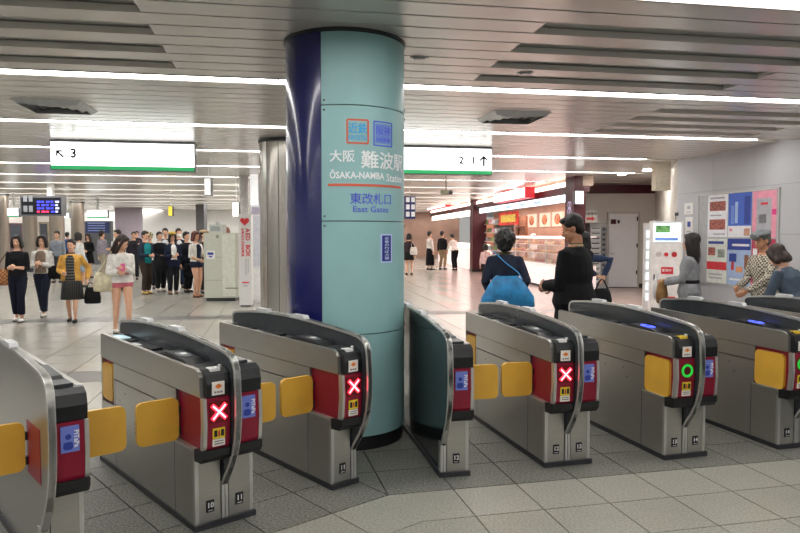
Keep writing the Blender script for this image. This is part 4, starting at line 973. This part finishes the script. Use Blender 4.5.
    for q in (-1, 1): ell(bm, hp((q * .075, .012, .095)), (.012, .02, .03), hrot, 8)
    for i in (0, 1):
        q = 1 - 2 * i
        tube(bm, [(sh[i], .05, .05), (sh[i].lerp(elb[i], .5), .043, .043), (elb[i], .037, .037), (elb[i].lerp(wri[i], .35), .036, .036), (wri[i], .024, .026)], 10)
        ell(bm, sh[i], (.055, .055, .055), seg=10)
        d = (wri[i] - elb[i]).normalized(); n_ = Vector((-q, 0, 0)) - d * (-q * d.x)
        n_ = n_.normalized() if n_.length > .2 else Vector((0, 0, -1)); sd = d.cross(n_)
        rot = Matrix((sd, n_, d)).transposed()
        ell(bm, wri[i] + d * .05, (.04, .018, .052), rot, 10)
        for k in range(4):
            L = (.062, .074, .07, .056)[k]; r0 = wri[i] + d * .08 + sd * ((k - 1.5) * .0195)
            tube(bm, [(r0, .0105, .0105), (r0 + d * L * .5 + n_ * .012, .01, .01), (r0 + d * L * .85 + n_ * .036, .0085, .0085)], 6)
        r0 = wri[i] + d * .03 - sd * .03
        tube(bm, [(r0, .013, .013), (r0 - sd * .025 + d * .03 + n_ * .015, .0115, .0115), (r0 - sd * .022 + d * .06 + n_ * .03, .0095, .0095)], 6)
        tube(bm, [(hip[i], .088, .088), (hip[i].lerp(knee[i], .5), .074, .076), (knee[i], .052, .056), (knee[i].lerp(ank[i], .35), .05, .056), (knee[i].lerp(ank[i], .8), .036, .038), (ank[i], .033, .036), (ank[i] - Vector((0, 0, .03)), .033, .04)], 10)
        ell(bm, ank[i] + Vector((0, -.06, -.045)), (.04, .11, .026), seg=10)
    o = link('body', fin_mesh(bm, voxel * .8, 3), sk, root, True)
    # face
    if not mask and head is not None:
        for q in (-1, 1):
            bm = bmesh.new(); ell(bm, hp((q * .03, -.083, .1)), (.013, .006, .006), hrot, 8); bmesh.ops.transform(bm, matrix=S, verts=bm.verts); ob('eye', bm, eye_m, root, True)
            bm = bmesh.new(); ell(bm, hp((q * .03, -.085, .12)), (.017, .005, .0035), hrot, 8); bmesh.ops.transform(bm, matrix=S, verts=bm.verts); ob('eyebrow', bm, M('hair_' + hcol.lstrip('#'), hcol, .5), root, True)
        bm = bmesh.new(); ell(bm, hp((0, -.083, .042)), (.022, .007, .007), hrot, 8); bmesh.ops.transform(bm, matrix=S, verts=bm.verts); ob('mouth', bm, lip_m, root, True)
    elif mask:
        for q in (-1, 1):
            bm = bmesh.new(); ell(bm, hp((q * .03, -.083, .1)), (.013, .006, .006), hrot, 8); bmesh.ops.transform(bm, matrix=S, verts=bm.verts); ob('eye', bm, eye_m, root, True)
        bm = bmesh.new(); ell(bm, hp((0, -.052, .05)), (.056, .056, .048), hrot, 12); bmesh.ops.transform(bm, matrix=S, verts=bm.verts); ob('face_mask', bm, M('mask_white', '#eef0f2', .7), root, True)
    # top
    if top:
        bm = bmesh.new(); torso(bm, hem, 1.36, .014, topfit, .12 if hem < .8 else 0.)
        if sleeve > 0:
            for i in (0, 1):
                pts = [(sh[i].lerp(T3((0, 0, 1.3)), .4), .052), (sh[i], .057), (sh[i].lerp(elb[i], .5), .054), (elb[i], .05), (elb[i].lerp(wri[i], .5), .047), (wri[i], .04)]
                if sleeve < .5: pts = pts[:3] + [(sh[i].lerp(elb[i], sleeve * 2), .056)]
                elif sleeve < .9: pts = pts[:4] + [(elb[i].lerp(wri[i], (sleeve - .5) * 2), .046)]
                tube(bm, [(p, r_ * topfit, r_ * topfit) for p, r_ in pts], 10)
                ell(bm, sh[i], (.056, .056, .056), seg=10)
        tm = C(top) if isinstance(top, str) else top
        link('top', fin_mesh(bm, voxel, 3), tm, root, True)
    if inner:
        im = C(inner) if isinstance(inner, str) else inner
        bm = bmesh.new(); rows = []
        zs = [hem + .01] + [p[0] for p in prof if hem + .03 < p[0] < 1.33] + [1.34]
        for z in zs:
            for a, b in zip(prof, prof[1:]):
                if a[0] <= z <= b[0] or (z < prof[0][0] and a is prof[0]):
                    k = min(1, max(0, (z - a[0]) / (b[0] - a[0]))); rx, ry = a[1] + (b[1] - a[1]) * k, a[2] + (b[2] - a[2]) * k; break
            fx = topfit if z < 1.2 else 1 + (topfit - 1) * .4
            rx, ry = rx * build * fx + .02, ry * (build * .5 + .5) * fx + .02
            row = []
            for j in range(9):
                an = -PI / 2 + R(inner_ang) * (j / 4 - 1) * (1 if z < 1.3 else .7)
                row.append((T3((rx * math.cos(an), ry * math.sin(an), z)), T3(((rx - .012) * math.cos(an), (ry - .012) * math.sin(an), z))))
            rows.append([(bm.verts.new(a_), bm.verts.new(b_)) for a_, b_ in row])
        for A, Bv in zip(rows, rows[1:]):
            for j in range(8):
                bm.faces.new((A[j][0], A[j + 1][0], Bv[j + 1][0], Bv[j][0])); bm.faces.new((A[j][1], Bv[j][1], Bv[j + 1][1], A[j + 1][1]))
        bmesh.ops.transform(bm, matrix=S, verts=bm.verts); ob('shirt_front', bm, im, root, True)
    if collar:
        bm = bmesh.new(); tube(bm, [(T3((0, .008, 1.33)), .078, .072), (T3((0, .008, 1.395)), .066, .062)], 16); bmesh.ops.transform(bm, matrix=S, verts=bm.verts); ob('collar', bm, C(collar) if isinstance(collar, str) else collar, root, True)
    if belt:
        bm = bmesh.new(); tube(bm, [(T3((0, 0, .985)), .152 * build * topfit, .118 * topfit), (T3((0, 0, 1.03)), .146 * build * topfit, .113 * topfit)], 20); bmesh.ops.transform(bm, matrix=S, verts=bm.verts); ob('belt', bm, C(belt), root, True)
    # bottom
    bmat = C(bcol) if isinstance(bcol, str) else bcol
    if bottom in ('trousers', 'shorts'):
        bm = bmesh.new(); torso(bm, .79, 1.0, .008)
        for i in (0, 1):
            if bottom == 'shorts': pts = [(hip[i], .1), (hip[i].lerp(knee[i], leg), .094)]
            else: pts = [(hip[i], .098), (hip[i].lerp(knee[i], .5), .09), (knee[i], .073), (knee[i].lerp(ank[i], .5), .07), (knee[i].lerp(ank[i], leg), .064)]
            tube(bm, [(p, r_, r_ * 1.03) for p, r_ in pts], 12)
        link('trousers' if bottom == 'trousers' else 'shorts', fin_mesh(bm, voxel, 3), bmat, root, True)
    elif bottom == 'skirt':
        bm = bmesh.new(); sp = max(abs(ank[0].y - ank[1].y), .05)
        tube(bm, [(Vector((0, 0, 1.02)), .135, .1), (Vector((0, 0, .9)), .172, .128), (Vector((0, 0, .75)), .19, .145), (Vector((0, 0, skirt_hem)), .215, .16 + sp * .15), (Vector((0, 0, skirt_hem - .004)), .2, .15)], 22)
        for v in bm.verts:
            if v.co.z < .8:
                a_ = math.atan2(v.co.y, v.co.x); v.co.x *= 1 + .05 * math.sin(a_ * 7); v.co.y *= 1 + .05 * math.sin(a_ * 7)
        bmesh.ops.transform(bm, matrix=S, verts=bm.verts); ob('skirt', bm, bmat, root, True)
    for i in (0, 1):
        a_ = ank[i]; bm = bmesh.new(); g = a_.z - .075
        ell(bm, (a_.x, a_.y - .055, g + .034), (.046, .125, .034), seg=12); tube(bm, [((a_.x, a_.y + .015, g + .02), .04, .045), ((a_.x, a_.y + .01, g + .085), .036, .042)], 10); 
        bm2 = bm
        for v in bm2.verts: v.co.z = max(v.co.z, g)
        bmesh.ops.transform(bm, matrix=S, verts=bm.verts); o = ob('shoe', bm, M('shoe_' + shoes.lstrip('#'), shoes, .5), root, True)
        bm = bmesh.new(); tube(bm, [((a_.x, a_.y - .055, g), .044, .122), ((a_.x, a_.y - .055, g + .014), .045, .124)], 14)
        bmesh.ops.transform(bm, matrix=S, verts=bm.verts); ob('sole', bm, M('sole_dark', '#3a3633', .7), o)
    # hair
    if hair:
        bm = bmesh.new()
        big = {'afro': 1.22, 'short': 1., 'bob': 1.06, 'long': 1.06}.get(hair, 1.)
        ell(bm, hp((0, .028, .155)), (.087 * big, .098 * big, .092 * big), hrot, 16)
        ell(bm, hp((0, .055, .105)), (.078 * big, .062 * big, .085 * big), hrot, 12)
        if hair == 'afro':
            ell(bm, hp((0, .035, .13)), (.132, .125, .112), hrot, 14)
            ell(bm, hp((0, .05, .06)), (.1, .085, .09), hrot, 12)
        if hair in ('bob', 'long'):
            zz = -.02 if hair == 'bob' else -.2
            tube(bm, [(hp((0, .045, .15)), .092, .075), (hp((0, .06, .05)), .1, .062), (hp((0, .07, (zz + .05) / 2)), .1, .058), (hp((0, .075, zz)), .075, .035)], 14)
            for q in (-1, 1): tube(bm, [(hp((q * .06, -.03, .2)), .03, .03), (hp((q * .084, -.03, .11)), .026, .04), (hp((q * .085, -.01, .03)), .028, .045), (hp((q * .075, .02, zz + .02)), .022, .03)], 8)
            ell(bm, hp((0, -.045, .2)), (.065, .04, .03), hrot, 10)
        if hair == 'short': ell(bm, hp((0, -.05, .2)), (.06, .036, .026), hrot, 10)
        hme = fin_mesh(bm, .011, 2); amp, fr_ = (.016, 26) if hair == 'afro' else (.006, 34)
        nrm = [v.normal.copy() for v in hme.vertices]
        for v, n_ in zip(hme.vertices, nrm):
            q = v.co * fr_; v.co += n_ * (amp * mnoise.noise(Vector((q.x, q.y, q.z * (1 if hair == 'afro' else .25)))))
        link('hair', hme, M('hair_' + hcol.lstrip('#'), hcol, .55, noise=.25, scale=60, stretch=(1, 1, .12), bump=.5, spec=.25), root, True)
    if hat:
        kind, hc = hat; bm = bmesh.new()
        if kind == 'straw':
            tube(bm, [(hp((0, .015, .17)), .15, .165), (hp((0, .015, .176)), .15, .165)], 20); tube(bm, [(hp((0, .015, .17)), .098, .112), (hp((0, .015, .24)), .088, .1), (hp((0, .015, .262)), .05, .06)], 18)
        elif kind == 'scarf': ell(bm, hp((0, .02, .14)), (.1, .112, .11), hrot, 16)
        else:
            ell(bm, hp((0, .015, .195)), (.105, .122, .052), hrot, 16); tube(bm, [(hp((0, -.085, .178)), .07, .05), (hp((0, -.1, .172)), .068, .05)], 14)
        bmesh.ops.transform(bm, matrix=S, verts=bm.verts); ob('hat', bm, C(hc) if isinstance(hc, str) else hc, root, True)
        if kind == 'straw':
            bm = bmesh.new(); tube(bm, [(hp((0, .015, .176)), .1, .114), (hp((0, .015, .2)), .097, .111)], 18); bmesh.ops.transform(bm, matrix=S, verts=bm.verts); ob('hat_band', bm, C('#2a2522'), root, True)
    root['s'] = s
    info = dict(root=root, s=s, wri=[w_ * s for w_ in wri], sh=[x * s for x in sh], loc=Vector((X, Y, 0)), yaw=R(yaw))
    del root['s']
    info['w'] = lambda p: Matrix.Translation((X, Y, 0)) @ Matrix.Rotation(R(yaw), 4, 'Z') @ Vector(p)
    return info

def bag(name, label, pi, c, size, mat, strap=None, smat=None, shape='soft', group=None, flap=None, yaw=0.):
    """c: centre of the bag in the holder's frame (scaled metres); strap: points in the same frame"""
    wpos = pi['w'](c); t = thing(name, label, 'bag', wpos, pi['yaw'] + R(yaw), group)
    m_ = C(mat) if isinstance(mat, str) else mat
    wx, wy, h = size
    bm = bmesh.new()
    if shape == 'soft':
        tube(bm, [((0, 0, -h * .5), wx * .42, wy * .36), ((0, 0, -h * .45), wx * .5, wy * .48), ((0, 0, -h * .1), wx * .52, wy * .55), ((0, 0, h * .3), wx * .44, wy * .4), ((0, 0, h * .5), wx * .36, wy * .2)], 18)
    elif shape == 'duffel':
        tube(bm, [((-wx * .5, 0, -h * .1), wy * .3, h * .3), ((-wx * .46, 0, -h * .05), wy * .46, h * .42), ((-wx * .2, 0, 0), wy * .52, h * .5), ((wx * .2, 0, 0), wy * .52, h * .5), ((wx * .46, 0, -h * .05), wy * .46, h * .42), ((wx * .5, 0, -h * .1), wy * .3, h * .3)], 18, (0, 1, 0))
    elif shape == 'tote':
        tube(bm, [((0, 0, -h * .5), wx * .46, wy * .4), ((0, 0, -h * .44), wx * .52, wy * .5), ((0, 0, -h * .15), wx * .5, wy * .55), ((.01, 0, h * .2), wx * .36, wy * .45), ((.01, 0, h * .42), wx * .26, wy * .3), ((.01, 0, h * .5), wx * .2, wy * .16)], 20)
        for v in bm.verts:
            a_ = math.atan2(v.co.y, v.co.x); v.co.z += .012 * math.sin(a_ * 5 + v.co.x * 14); v.co.y *= 1 + .1 * math.sin(v.co.x * 30)
    else:
        box(bm, -wx / 2, wx / 2, -wy / 2, wy / 2, -h / 2, h / 2)
        bmesh.ops.bevel(bm, geom=list(bm.edges), offset=min(wy, h) * .15, segments=2, affect='EDGES')
    ob('bag_body', bm, m_, t, True)
    sm_ = smat if smat is not None else m_
    if isinstance(sm_, str): sm_ = C(sm_)
    rotinv = Matrix.Rotation(-R(yaw), 4, 'Z')
    if strap:
        pts = [rotinv @ (Vector(p) - Vector(c)) for p in strap]
        # smooth the strap path
        for _ in range(2):
            q = [pts[0]]
            for a, b in zip(pts, pts[1:]): q += [a.lerp(b, .25), a.lerp(b, .75)]
            pts = q + [pts[-1]]
        bm = bmesh.new(); tube(bm, [(p, .017, .006) for p in pts], 8, (0, 1, 0)); ob('strap', bm, sm_, t, True)
    if flap:
        bm = bmesh.new(); box(bm, -wx * .4, wx * .4, -wy * .62, -wy * .5, -h * .1, h * .35); ob('bag_flap', bm, C(flap) if isinstance(flap, str) else flap, t, bevel=.01)
    return t
def gy(py): return atz(400, py).y           # depth of a foot row

NV = .011
# --- four women in the hall on the left
up2 = lambda z=1.02, y=-.2, x=.06: ((x, y, z), (-x, y, z))
p = person('woman in black top and cropped black trousers with white shoes, leftmost walker', 17, gy(321.5), 1.57, yaw=10, top='#15161b', sleeve=.7, hem=.86, bottom='trousers', bcol='#171b2a', leg=.82, hair='bob', shoes='#e6e4e0', hands=((.05, -.2, 1.05), (-.05, -.2, 1.05)), feet=((.07, -.06), (-.08, .12)), voxel=NV)
bm = None
bag('shoulder_bag', 'brown checked shoulder bag at the left edge of the picture', p, (-.28, .0, .82), (.34, .14, .3), stripes('tan_check', '#8a4a2a', '#b98a58', 30, checks=True), [(-.38, 0, .94), (-.2, .02, 1.24), (-.17, .03, 1.3), (-.19, .05, 1.2), (-.22, .02, .95)], '#5a3320')
p = person('woman in white cardigan over taupe top and dark jeans, second walker', 42, gy(316), 1.57, yaw=8, top='#dcdad6', sleeve=.95, hem=.88, topfit=1.05, inner='#8a7868', inner_ang=38, bottom='trousers', bcol='#1d2233', hair='bob', shoes='#d4d0ca', hands=((.06, -.2, 1.08), (-.06, -.2, 1.05)), feet=((.05, -.12), (-.05, .14)), voxel=NV, head=(0, -4))
bag('shoulder_bag', 'black slouchy shoulder bag carried by the woman in white cardigan', p, (.25, -.02, .86), (.36, .16, .26), '#121216', [(.36, -.02, .96), (.2, .0, 1.2), (.15, .02, 1.33), (.16, .06, 1.2), (.15, .03, .95)])
p = person('woman in mustard jacket over striped top and dark striped skirt', 71, gy(321.8), 1.5, yaw=14, build=1.08, top='#c99a4a', sleeve=.95, hem=.82, topfit=1.12, inner=stripes('grey_black_stripe', '#18181a', '#5a5a58', 6, 'z'), inner_ang=26, bottom='skirt', bcol=stripes('skirt_stripe', '#1d1d20', '#3c3b3a', 9, 'x'), skirt_hem=.46, hair='short', shoes='#141416', hands=((.3, -.02, .86), (-.12, -.2, 1.0)), feet=((.07, -.12), (-.07, .1)), voxel=NV, collar='#1a1a1c', head=(-8, 0))
bag('handbag', 'black handbag hanging from hand of woman in mustard jacket', p, (.35, -.03, .48), (.28, .12, .3), '#111114', [(.45, -.03, .6), (.3, -.03, .75), (.26, -.03, .6)])
p = person('young woman in white sweatshirt and pink shorts looking at her phone', 121, gy(333), 1.58, yaw=30, top='#dcd9d4', sleeve=.95, hem=.86, topfit=1.18, inner=None, bottom='shorts', bcol='#c9707c', leg=.22, hair='long', hcol='#2a1a14', shoes='#cfc8c0', hands=((.03, -.24, 1.1), (-.08, -.22, 1.04)), feet=((.1, -.06), (-.1, .08)), head=(45, 22), voxel=NV)
t = thing('mobile_phone', 'pink mobile phone held by young woman in white sweatshirt', 'phone', p['w']((-.02, -.31, 1.08)), p['yaw']); B('case', M('pink_phone', '#d0608a', .4), t, -.032, .032, -.006, .006, -.06, .06, bevel=.004); B('screen', gloss_black, t, -.028, .028, .006, .008, -.05, .05)
B('print', M('pink_print', '#c07884', .8, noise=.5, scale=30), p['root'], -.09, .09, -.178, -.16, .96, 1.08, bevel=.003)
bag('shoulder_bag', 'cream quilted shoulder bag of young woman in pink shorts', p, (-.27, .0, .84), (.3, .2, .3), M('cream_quilt', '#cfc6a8', .7, noise=.25, scale=10, bump=.6), [(-.38, .0, .96), (-.2, .02, 1.22), (-.13, .02, 1.36), (-.15, .08, 1.2), (-.18, .02, .98)], '#cfc6a8')
# --- people farther off on the left
FV = .016
person('man in grey long-sleeved shirt walking behind the mustard jacket', 57, 22.5, 1.7, yaw=5, sex='m', top='#8b929c', sleeve=.95, bottom='trousers', bcol='#4a4a50', hair='short', voxel=FV)
person('far person in bright blue top behind the metal columns', 68, 30, 1.68, yaw=170, sex='m', top='#2a5fa8', bottom='trousers', bcol='#2a2a30', hair='short', voxel=FV)
p = person('woman in white long-sleeved top seen from behind, beyond mustard jacket', 79, 20.5, 1.64, yaw=150, top='#d9d8d6', bottom='skirt', bcol='#8fa3b8', skirt_hem=.5, hair='bob', voxel=FV)
bag('tote_bag', 'pale blue tote bag beside woman in white top', p, (-.27, 0, .66), (.3, .12, .32), '#9fb6c8', [(-.38, 0, .8), (-.26, 0, .98), (-.16, 0, .8)])
person('woman in black dress with bare legs standing near the far display', 88.5, gy(278), 1.62, yaw=-15, top='#131316', hem=.8, bottom='skirt', bcol='#131316', skirt_hem=.55, hair='long', hands=((.1, -.2, 1.0), (-.1, -.2, 1.0)), voxel=FV)
person('man in navy and white checked shirt and beige trousers', 102.5, gy(279), 1.72, yaw=150, sex='m', top=stripes('navy_check', '#3a3550', '#b8b0b8', 22, checks=True), bottom='trousers', bcol='#a39a86', hair='short', hcol='#241a14', voxel=FV, feet=((.1, -.12), (-.1, .14)))
p = person('man in pale blue shirt behind young woman in white sweatshirt', 117, 19.5, 1.72, yaw=-40, sex='m', top='#b9c2cc', bottom='trousers', bcol='#2b2b30', hair='short', hands=((.12, -.22, 1.1), (-.2, -.05, .85)), voxel=FV)
bag('messenger_bag', 'dark messenger bag across man in pale blue shirt', p, (-.22, .06, .92), (.34, .13, .28), '#23262c', [(-.3, .06, 1.04), (-.05, .13, 1.2), (.12, .02, 1.42), (.0, -.14, 1.2), (-.22, -.03, 1.02)])
person('person in dark top standing just left of the queue', 134, 24, 1.68, yaw=20, top='#26242c', bottom='trousers', bcol='#26262c', hair='short', voxel=FV)
person('person in dark clothes far behind the queue by the mauve wall', 137, 32, 1.74, yaw=0, sex='m', top='#2c2630', bottom='trousers', bcol='#26262c', hair='short', voxel=FV)
# --- the queue
p = person('man in dark jacket with teal lining and brown trousers, first of the queue', 145.5, gy(294), 1.68, yaw=55, sex='m', top='#26303f', hem=.8, inner='#1f8a8f', inner_ang=34, bottom='trousers', bcol='#3a2f28', hair='short', shoes='#c8a050', hands=((.06, -.24, 1.02), (-.06, -.24, 1.02)), voxel=FV, head=(10, 6))
person('person with patterned headscarf standing behind the teal lining', 150, 19.9, 1.64, yaw=20, top='#2a7f86', inner='#d8d4cc', bottom='trousers', bcol='#22252c', hair=None, hat=('scarf', stripes('scarf', '#23252a', '#d8cf9a', 16, checks=True)), voxel=FV, xoff=0)
person('woman in black jacket in the middle of the queue', 160, gy(291.5), 1.66, yaw=40, top='#14161c', hem=.8, bottom='trousers', bcol='#17181d', hair='short', hands=((.08, -.22, 1.0), (-.08, -.22, 1.0)), shoes='#b8b0a8', voxel=FV, collar='#d8d6d2')
person('tall man with pale collar at the back of the queue', 165.5, 20.6, 1.77, yaw=15, sex='m', top='#3a3f48', inner='#d0d2d6', bottom='trousers', bcol='#22242a', hair='short', voxel=FV)
p = person('woman in yellow straw hat and navy jacket over white shirt in queue', 172.5, gy(294), 1.64, yaw=35, top='#1a2036', hem=.74, topfit=1.15, inner='#d9d8d4', inner_ang=24, bottom='trousers', bcol='#16181f', hair='bob', hat=('straw', '#cbb05a'), hands=((.08, -.24, 1.06), (-.08, -.24, 1.02)), shoes='#8a6a5a', voxel=FV)
bag('shoulder_bag', 'black shoulder bag on woman in yellow straw hat', p, (-.26, .0, .86), (.34, .16, .36), '#121318', [(-.34, 0, 1.02), (-.18, .02, 1.34), (-.15, .06, 1.2), (-.16, 0, 1.0)])
p = person('man in white face mask and dark suit in the queue', 179, 20.2, 1.76, yaw=25, sex='m', top='#1f2634', hem=.76, inner='#d4d6da', inner_ang=22, bottom='trousers', bcol='#1d2b48', hair='short', hcol='#3a322c', mask=True, hands=((.1, -.2, 1.0), (-.2, -.04, .84)), voxel=FV)
p = person('man in dark navy coat between face mask man and girl in shorts', 187, 18.7, 1.66, yaw=60, sex='m', top='#191c26', hem=.7, topfit=1.1, bottom='trousers', bcol='#16181e', hair='short', voxel=FV)
bag('shopping_bag', 'large black bag held low in the queue by the navy coat', p, (-.1, -.2, .62), (.42, .18, .4), '#0f1014', [(-.25, -.2, .8), (-.12, -.2, .95), (.05, -.2, .8)])
p = person('girl with auburn hair in white blouse and navy overall shorts', 196, gy(297), 1.66, yaw=60, top='#dedcd8', sleeve=.6, hem=.9, inner='#1a2238', inner_ang=30, bottom='shorts', bcol='#1a2238', leg=.3, hair='bob', hcol='#5a2418', shoes='#8a5a3a', hands=((.12, -.22, 1.05), (-.1, -.22, .95)), voxel=.013)
bag('handbag', 'small dark brown bag held low behind girl in overall shorts', p, (.16, .16, .34), (.2, .12, .22), '#2a2018', [(.08, .16, .44), (.16, .16, .66), (.24, .16, .44)])
person('person in tan hat with face hidden behind the beige machine', 204.5, 18.4, 1.7, yaw=60, top='#2a2426', bottom='trousers', bcol='#222226', hair='short', hat=('cap', '#b09a78'), voxel=FV)
person('person with reddish hair behind the top of the beige machine', 225.5, 18.6, 1.78, yaw=-20, top='#b0405a', bottom='trousers', bcol='#2a2a30', hair='bob', hcol='#6a3420', voxel=FV)

# --- right of the pillar
p = person('woman in dark navy jacket with puffy black hair, seen from behind', 505, 8.3, 1.64, yaw=172, top='#232838', hem=.8, topfit=1.14, build=1.08, bottom='trousers', bcol='#1b1b20', hair='afro', hcol='#120e0d', hands=((.17, -.1, .86), (-.19, -.1, .9)), feet=((.09, -.05), (-.09, .1)), collar='#4d4a34', voxel=NV)
bag('shoulder_bag', 'large bright blue shoulder bag on woman with puffy black hair', p, (-.03, .24, .92), (.62, .2, .36), M('blue_nylon', '#1f7cb4', .5, noise=.3, scale=9, bump=.9), [(-.2, .25, 1.06), (-.17, .2, 1.14), (.0, .17, 1.26), (.12, .07, 1.38), (.16, -.02, 1.39)], M('blue_strap', '#2a8fd0', .5), shape='tote', flap=None)
p = person('man in black jacket looking down, standing behind the gates', 575, 6.75, 1.79, yaw=-132, sex='m', top='#101114', hem=.7, topfit=1.28, build=1.14, bottom='trousers', bcol='#15151a', hair='short', hcol='#14110f', skin=SKIN2, hands=((.1, -.24, 1.0), (-.08, -.26, .98)), feet=((.1, .02), (-.1, -.06)), head=(30, 20), collar=stripes('collar_stripe', '#b89a72', '#4a4038', 8, 'z'), voxel=NV)
t = thing('mobile_phone', 'small pale phone in the hand of the man in black jacket', 'phone', p['w']((.0, -.36, 1.08)), p['yaw']); B('case', M('silver_phone', '#b8bcc8', .4), t, -.03, .03, -.006, .006, -.05, .05, bevel=.003); B('screen', gloss_black, t, -.026, .026, .006, .008, -.04, .04)
p = person('person in blue sleeves mostly hidden behind man in black jacket', 582, 9.4, 1.62, yaw=200, top='#34425f', hem=.8, bottom='skirt', bcol='#b8a878', skirt_hem=.5, hair='bob', hands=((-.3, -.1, 1.05), (-.34, .05, 1.05)), elbow=((.5, .8, -.2), (-.8, .3, -.2)), voxel=.013)
bag('handbag', 'dark gathered bag hanging behind man in black jacket', p, (-.26, .1, .72), (.3, .2, .26), '#17181c', [(-.36, .1, .84), (-.26, .1, 1.02), (-.16, .1, .84)])
p = person('woman in belted grey coat with long wavy black hair by vending machine', 690, 9.0, 1.6, yaw=-118, top='#8b8d91', hem=.62, topfit=1.12, bottom='trousers', bcol='#2a2a2e', hair='long', hcol='#17110f', hands=((.06, -.3, .98), (-.06, -.3, 1.0)), belt='#1d1b1e', voxel=NV)
bag('shoulder_bag', 'brown and grey bag carried in front of woman in grey coat', p, (.0, -.34, .82), (.26, .14, .3), '#8a6a42', [(-.1, -.34, .95), (0, -.3, 1.0), (.1, -.34, .95)])
bm = bmesh.new(); 
p2 = p
t = thing('plastic_bag', 'white plastic bag held by woman in grey coat', 'bag', p['w']((-.1, -.42, .92)), p['yaw']); bm = bmesh.new(); ell(bm, (0, 0, -.06), (.08, .06, .15), seg=12); ob('sack', bm, M('white_film', '#d8dade', .4, noise=.1, bump=.5), t, True); bm = bmesh.new(); tube(bm, [((-.04, 0, .06), .01, .004), ((0, 0, .14), .01, .004), ((.04, 0, .06), .01, .004)], 6); ob('handle', bm, M('white_film', '#d8dade'), t, True)
# diagonal strap of the coat woman
p = person('elderly man in grey flat cap and checked shirt facing left', 766, 8.4, 1.64, yaw=-75, sex='m', lean=6, top=stripes('shirt_check', '#cfc8b8', '#5a5048', 42, checks=True), bottom='trousers', bcol='#55524c', hair='short', hcol='#6a6660', hat=('cap', '#83878a'), skin=SKIN2, hands=((.1, -.35, .92), (-.12, -.3, .95)), head=(0, 6), voxel=NV)
p = person('woman with brown bob in slate jacket bending forward at right edge', 800, 7.3, 1.53, yaw=-150, lean=24, top='#4b5766', hem=.8, topfit=1.12, build=1.1, bottom='trousers', bcol='#2a2c32', hair='bob', hcol='#2e1d15', hands=((.2, -.4, .85), (-.2, -.4, .85)), voxel=NV, head=(10, 12))
# --- arcade
person('shopper in white top and black skirt with dark bag in the arcade', 430, 30.5, 1.72, yaw=120, top='#d8ccc6', bottom='skirt', bcol='#17161a', skirt_hem=.2, hair='short', voxel=.02)
p = person('shopper in black jacket and khaki trousers at the far counter', 442.5, 30.8, 1.74, yaw=140, sex='m', top='#1a181c', bottom='trousers', bcol='#a08a6a', hair='short', voxel=.02)
person('shopper in white shirt and black apron bending over the far counter', 455, 30.2, 1.66, yaw=-150, lean=24, top='#e0d6d0', bottom='trousers', bcol='#17161a', hair='short', voxel=.02, hands=((.15, -.4, .9), (-.15, -.4, .9)))
p = person('passer-by in dark clothes beside the edge of the teal pillar', 409, gy(275), 1.62, yaw=160, top='#3a2c30', bottom='skirt', bcol='#1c1a1e', skirt_hem=.6, hair='bob', voxel=.02)
bag('shoulder_bag', 'white shoulder bag of passer-by at the pillar edge', p, (-.22, .08, .95), (.3, .16, .3), '#d8d2cc', [(-.3, .08, 1.08), (-.15, .05, 1.34), (-.12, .08, 1.06)])
person('small figure in pale pink top beside the packet shelf', 485.5, 21.5, 1.28, yaw=150, top='#d8b8b4', bottom='trousers', bcol='#2a2226', hair='bob', voxel=.018)
t_ = sl(533, 240, -2.2)[0]
q = S1 + SD * t_ + SN * -2.2
person('shop clerk in white cap and white coat behind the pastry case', 400 + q.x / q.y * F, q.y, 1.6, yaw=-60, top='#e6e2de', bottom='trousers', bcol='#c8c4c0', hair='short', hat=('cap', '#eceae6'), voxel=.018)
